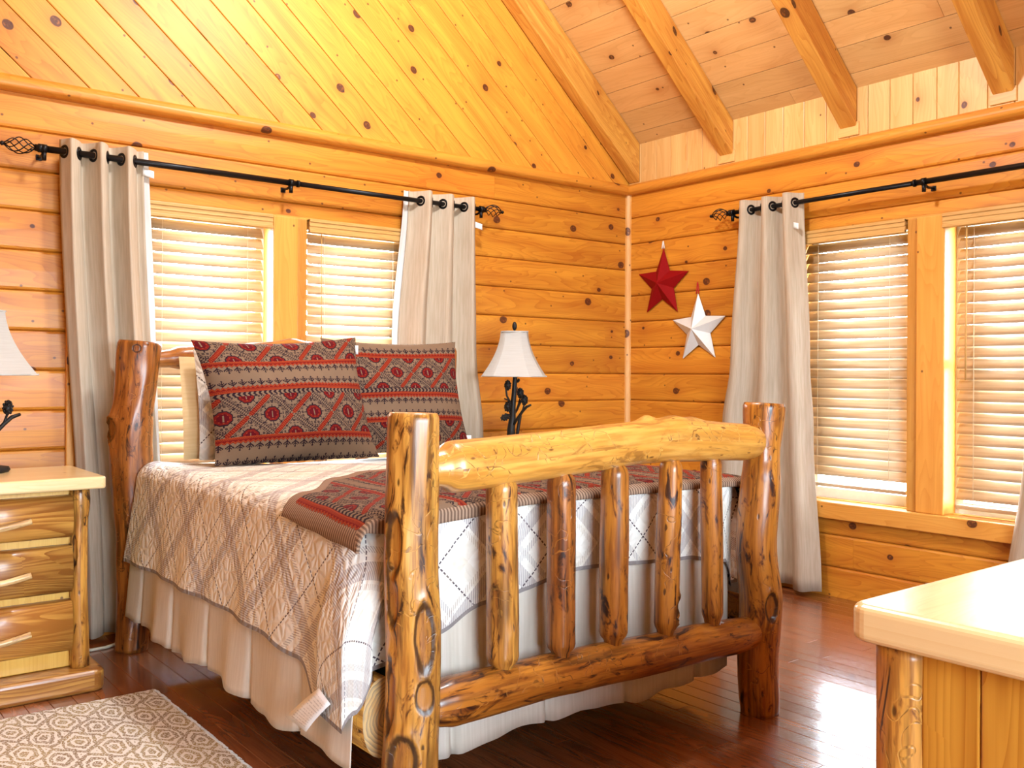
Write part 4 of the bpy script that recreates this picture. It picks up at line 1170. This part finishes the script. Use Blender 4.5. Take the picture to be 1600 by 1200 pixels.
# ================================================================ lamps
SHADE = cloth('lamp_shade_linen', lin('D6D4D0'), lin('CCC9C4'), weave=1800, trans=.25)
def lamp(x, y, z, label, bare):
    root = thing('table_lamp', label, 'lamp', (x, y, z), 'twig table lamps on the nightstands')
    m = MB(); m.lathe([(.02, 0), (.098, 0), (.104, .008), (.098, .022), (.04, .032), (.02, .036)], (x, y, z), 24, lambda a: 1 + .05 * sin(3 * a) + .03 * sin(7 * a)); m.build('base', BRONZE, root)
    V = lambda dx, dz, dy=0: Vector((x + dx, y + dy, z + dz))
    m = MB()
    m.tube([V(-.018, .03), V(-.022, .09), V(-.012, .15), V(-.010, .22), V(.0, .30), V(.006, .40), V(.0, .55), V(0, .64)], [.028, .023, .020, .017, .015, .013, .010, .006], 12)
    m.build('stem', BRONZE, root)
    tw = [([V(.02, .03), V(.03, .09), V(.045, .16), V(.05, .18)], .0095), ([V(-.012, .16), V(.02, .20), V(.045, .245), V(.068, .27)], .007), ([V(.022, .205), V(.038, .25), V(.045, .275)], .005),
          ([V(-.010, .22), V(-.035, .255), V(-.055, .285), V(-.066, .36)], .006), ([V(-.035, .255), V(-.072, .268)], .005), ([V(-.012, .15), V(-.04, .17), V(-.07, .165)], .006), ([V(-.018, .17), V(-.04, .20), V(-.05, .225)], .005),
          ([V(-.016, .10), V(-.012, .15, -.045), V(-.006, .195, -.085), V(0, .222, -.115), V(.004, .234, -.148)], .0085), ([V(-.006, .195, -.085), V(-.004, .235, -.098)], .006)]
    for p, r in tw:
        m = MB(); m.tube(p, [r] * (len(p) - 1) + [r * .75], 8); m.build('twig', BRONZE, root)
    for c, R in ((V(.046, .300), 0), (V(-.048, .222), .2), (V(-.066, .160), 1.2), (V(-.048, .345), .1), (V(.030, .372), .6), (V(-.004, .262, -.100), 0)):
        m = MB(); L = .036 if R != .6 else .016; Rm = Matrix.Rotation(R, 3, 'Y')
        m.ball(c, .5 * L * 1.5, 10, 8, (.62, .62, 1), R=Rm)
        for k in range(26):      # scales
            t = (k + .5) / 26; zz = -1 + 2 * t; rr = sqrt(max(0, 1 - zz * zz)) * .62 * .5 * L * 1.5; a = k * 2.399
            m.ball(c + Rm @ Vector((rr * cos(a), rr * sin(a), zz * .5 * L * 1.5 )), .0062 * L / .036, 6, 4, R=Rm)
        m.build('pinecone', BRONZE, root)
    def cut(a):      # square bell with clipped corners
        q = max(abs(cos(a)), abs(sin(a)), (abs(cos(a)) + abs(sin(a))) * .80); return 1 / q
    m = MB(); prof = []
    for i in range(15):
        t = i / 14; prof.append((lerp(.205, .086, 1 - (1 - t) ** 1.75), .395 + t * .262))
    n = 48
    for thk in (0, -.003):
        pr = [(r + thk, zz) for r, zz in prof]
        if thk: pr.reverse()
        b = len(m.v)
        m.lathe(pr, (x, y, z), n, cut, smooth=False, rot=math.radians(8))
        m.f = m.f[:-2]; m.uv = m.uv[:-2]; m.tone = m.tone[:-2]; m.mi = m.mi[:-2]; m.sm = m.sm[:-2]
    sh = m.build('lamp_shade', SHADE, root)
    for (r, zz, k) in ((.206, .398, .0045), (.087, .656, .004)):
        m = MB()
        pts = [Vector((x + r * cut(a) * cos(a + math.radians(8)), y + r * cut(a) * sin(a + math.radians(8)), z + zz)) for a in [2 * pi * i / 48 for i in range(49)]]
        m.tube(pts, k, 6); m.build('shade_trim', SHADE, sh)
    m = MB(); m.tube([V(0, .64), V(0, .668)], .006, 8)
    for a in (0, pi / 2): m.tube([V(-.088 * cos(a), .652, -.088 * sin(a)), V(.088 * cos(a), .652, .088 * sin(a))], .002, 6)
    m.ball(V(0, .690), .026, 12, 8, (.55, .55, 1)); m.build('finial', BRONZE, root)
    return root
l1 = lamp(3.425, 4.33, .838, 'white-shaded twig lamp between the curtain and the room corner', False)
l2 = dup(l1, (.675, 4.33, .838), 'white-shaded twig lamp on the left nightstand at the photo edge', pi / 2)

# ================================================================ barn stars
def star(label, y, z, R, mat, loopmat, rot=0., depth=.06, loop=.05):
    root = thing('barn_star', label, 'wall star', (WX - .01, y, z), 'metal barn stars on the wall by the corner')
    def P(r, a, d): return Vector((WX - .012 - d, y - r * sin(a + rot), z + r * cos(a + rot)))
    m = MB(); c = P(0, 0, depth); ri = R * .44
    pts = [P(R if i % 2 == 0 else ri, i * pi / 5, 0) for i in range(10)]; back = [P(R if i % 2 == 0 else ri, i * pi / 5, -.004) for i in range(10)]
    b = len(m.v); m.v += [c] + pts + back
    for i in range(10):
        j = (i + 1) % 10
        m.face([b, b + 1 + i, b + 1 + j], [(0, 0), (.1, 0), (0, .1)]); m.face([b + 1 + i, b + 11 + i, b + 11 + j, b + 1 + j], [(0, 0)] * 4)
    m.face([b + 11 + i for i in reversed(range(10))], [(0, 0)] * 10)
    m.build('star_body', mat, root, bevel=.003, seg=2)
    m = MB(); t = P(R - .004, 0, .002); pp = []
    for i in range(13): a = pi * i / 12; pp.append(t + Vector((-.002, .010 * cos(a) * (1 - .6 * sin(a)), loop * sin(a))))
    m.tube(pp, .0035, 6); m.build('hanging_loop', loopmat, root)
    return root
REDM = plain('red_painted_metal', lin('8E090C'), .75, 0, None, .1); REDM.node_tree.nodes['Principled BSDF'].inputs['Specular IOR Level'].default_value = .15; WHM = plain('white_painted_metal', lin('E4E6E6'), .4, 0, None, .05)
star('dark red barn star on the log wall near the corner', 4.375, 1.862, .238, REDM, plain('white_ribbon', lin('F0F0EC'), .8), .03)
star('white barn star hanging below and right of the red one', 4.062, 1.545, .232, WHM, plain('red_ribbon', lin('B81E20'), .8), -.02, .07, .075)

# ================================================================ rug
RUG = Mat('ogee_rug', .95, .1); u, v = RUG.uv(); wob = RUG.noise(RUG.vec(u * 18, v * 18), 1, 2)
wo2 = RUG.noise(RUG.vec(u * 23 + 9.0, v * 23), 1, 2)
u2_ = u + (wob - .5) * .034; v2_ = v + (wo2 - .5) * .034
def cell(uu, vv, P=.165, Q=.225):
    a = ((uu / P).frac() - .5).abs() * 2; b = ((vv / Q).frac() - .5).abs() * 2
    return a, b
a, b = cell(u2_, v2_); a2, b2 = cell(u2_ + .0825, v2_ + .1125)
k1 = a.max(b * .62 + a * .52); k2 = a2.max(b2 * .62 + a2 * .52)
kk = k1.min(k2)
rg = (kk * 4.2).frac()
line = rg.band(.06, .66); solid = kk.gt(.80)
fib = RUG.noise(RUG.vec(u * 160, v * 160), 1, 2)
msk = (line * fib.ss(.38, .52)) * (1 - solid)
big = RUG.noise(RUG.vec(u * 7, v * 7), 1, 1)
c = RUG.mix((msk * .9).clamp(), lin('E9E2DA'), RUG.mix(big.ss(.4, .6), lin('8E7452'), lin('A48A54')))
RUG.color(c); RUG.bump(fib * .6 + (1 - msk) * .8, .6, .006)
rx0, rx1, ry0, ry1 = -.06, 1.19, 1.95, 3.765
m = MB(); NX, NY = 50, 70
def rf(s_, t):
    x, y = lerp(rx0, rx1, s_), lerp(ry0, ry1, t)
    if s_ in (0, 1): x += .006 * mnoise.noise(Vector((y * 60, s_, 3)))
    return Vector((x, y, .011 + .0012 * mnoise.noise(Vector((x * 40, y * 40, 0)))))
m.grid(rf, NX, 4 * NY, lambda s_, t: (lerp(rx0, rx1, s_), lerp(ry0, ry1, t)))
m.grid(lambda s_, t: rf(s_, 0 if t else 0) * 1 - Vector((0, 0, .011 * t)), NX, 1, lambda s_, t: (s_, -t * .01))
m.grid(lambda s_, t: rf(s_, 1) - Vector((0, 0, .011 * t)), NX, 1, lambda s_, t: (s_, -t * .01))
m.grid(lambda s_, t: rf(0, s_) - Vector((0, 0, .011 * t)), 4 * NY, 1, lambda s_, t: (s_, -t * .01))
m.grid(lambda s_, t: rf(1, s_) - Vector((0, 0, .011 * t)), 4 * NY, 1, lambda s_, t: (s_, -t * .01))
rug = tag(m.build('rug', RUG.m, None, (.6, 2.85, 0)), 'cream area rug with tan ogee medallions beside the bed', 'rug')
fr = MB(); rn = random.Random(5)
for k in range(420):
    y = lerp(ry0, ry1, k / 419) + rn.uniform(-.002, .002)
    for xx, sg in ((rx1, 1), (rx0, -1)):
        L = rn.uniform(.006, .018)
        fr.tube([(xx - sg * .004, y, .010), (xx + sg * L * .6, y + rn.uniform(-.004, .004), .008), (xx + sg * L, y + rn.uniform(-.008, .008), .003)], [.002, .0018, .0012], 5)
fb_ = fr.build('fringe', plain('rug_fringe', lin('D6CDC4'), .95), rug); fb_['kind'] = 'stuff'

PANELM = wood('dresser_panel', lin('DCA43E'), lin('B47420'), lin('5A3214'), lin('A4681E'), knots=.05, rough=.35, coat=.4, var=.1, grain=1.4)
# ================================================================ dresser by the camera
dx0, dx1, dy0, dy1, DH = 1.50, 2.95, .30, .948, .85
dr = thing('dresser', 'pale slab-topped log dresser in the right foreground', 'dresser', ((dx0 + dx1) / 2, (dy0 + dy1) / 2, 0))
m = MB(); P = [(p.x, p.y) for p, n in rrect(dx0, dx1, dy0, dy1, .035, 6)]
m.prism([(x, y, DH - .066) for x, y in P], (0, 0, .066), (1, 0, 0), .2); m.build('top', SLABM, dr, bevel=.014, seg=4)
m = MB()
x = .36; yy = dy0 + .06
for w in (.118, .13, .125, .11):
    y2 = min(yy + w, dy1 - .115); m.box((dx0 + .045, yy + .0008, .05), (dx0 + .075, y2 - .0008, DH - .0665), 2); yy = y2
m.build('end_panel', PANELM, dr, bevel=.004)
m = MB(); m.box((dx0 + .076, dy0 + .05, .06), (dx1 - .05, dy1 - .07, DH - .0665), 0); m.build('carcass', RAILM, dr)
for k, (px, py) in enumerate(((dx0 + .062, dy1 - .075), (dx0 + .062, dy0 + .05), (dx1 - .06, dy1 - .075), (dx1 - .06, dy0 + .05))):
    m = MB(); m.log([(px, py, 0), (px + .003, py, .4), (px, py, DH - .0665)], lambda t: lerp(.050, .046, t), seed=90 + k, amp=.06, nseg=36, flat=.03); m.build('corner_post', [LOG, END], dr)
for r_ in range(3):
    for c_ in range(2):
        z0 = .12 + r_ * .22; a = dx0 + .13 + c_ * .61; b = a + .58
        m = MB(); n = 12; h = .095; poly = [(a, dy1 - .085 + .05 * max(0, cos(-pi / 2 + pi * i / n)) ** .6, z0 + h + h * sin(-pi / 2 + pi * i / n)) for i in range(n + 1)] + [(a, dy1 - .10, z0 + 2 * h), (a, dy1 - .10, z0)]
        m.prism(poly, (b - a, 0, 0), (1, 0, 0), smooth=True); d = m.build('drawer', DRAWM, dr)
        m = MB(); xm = (a + b) / 2; m.log([(xm - .08, dy1 - .005, z0 + h), (xm + .08, dy1 - .005, z0 + h + .01)], lambda t: .012, seed=100 + r_ * 2 + c_, amp=.1, nseg=12)
        for q in (-.05, .05): m.tube([(xm + q, dy1 - .05, z0 + h), (xm + q, dy1 - .005, z0 + h + .005)], .007, 8)
        m.build('handle', [TWIG, TWIG], d)
# ================================================================ a pale cord on the floor behind the nightstand
m = MB(); m.tube([(1.09, 4.50, .008), (1.14, 4.47, .008), (1.20, 4.475, .008), (1.25, 4.50, .008), (1.27, 4.54, .008)], .007, 8)
tag(m.build('power_cord', plain('ivory_cord', lin('CFC9B4'), .6), None, (1.16, 4.48, 0)), 'ivory cord lying on the floor under the left curtain', 'cord')
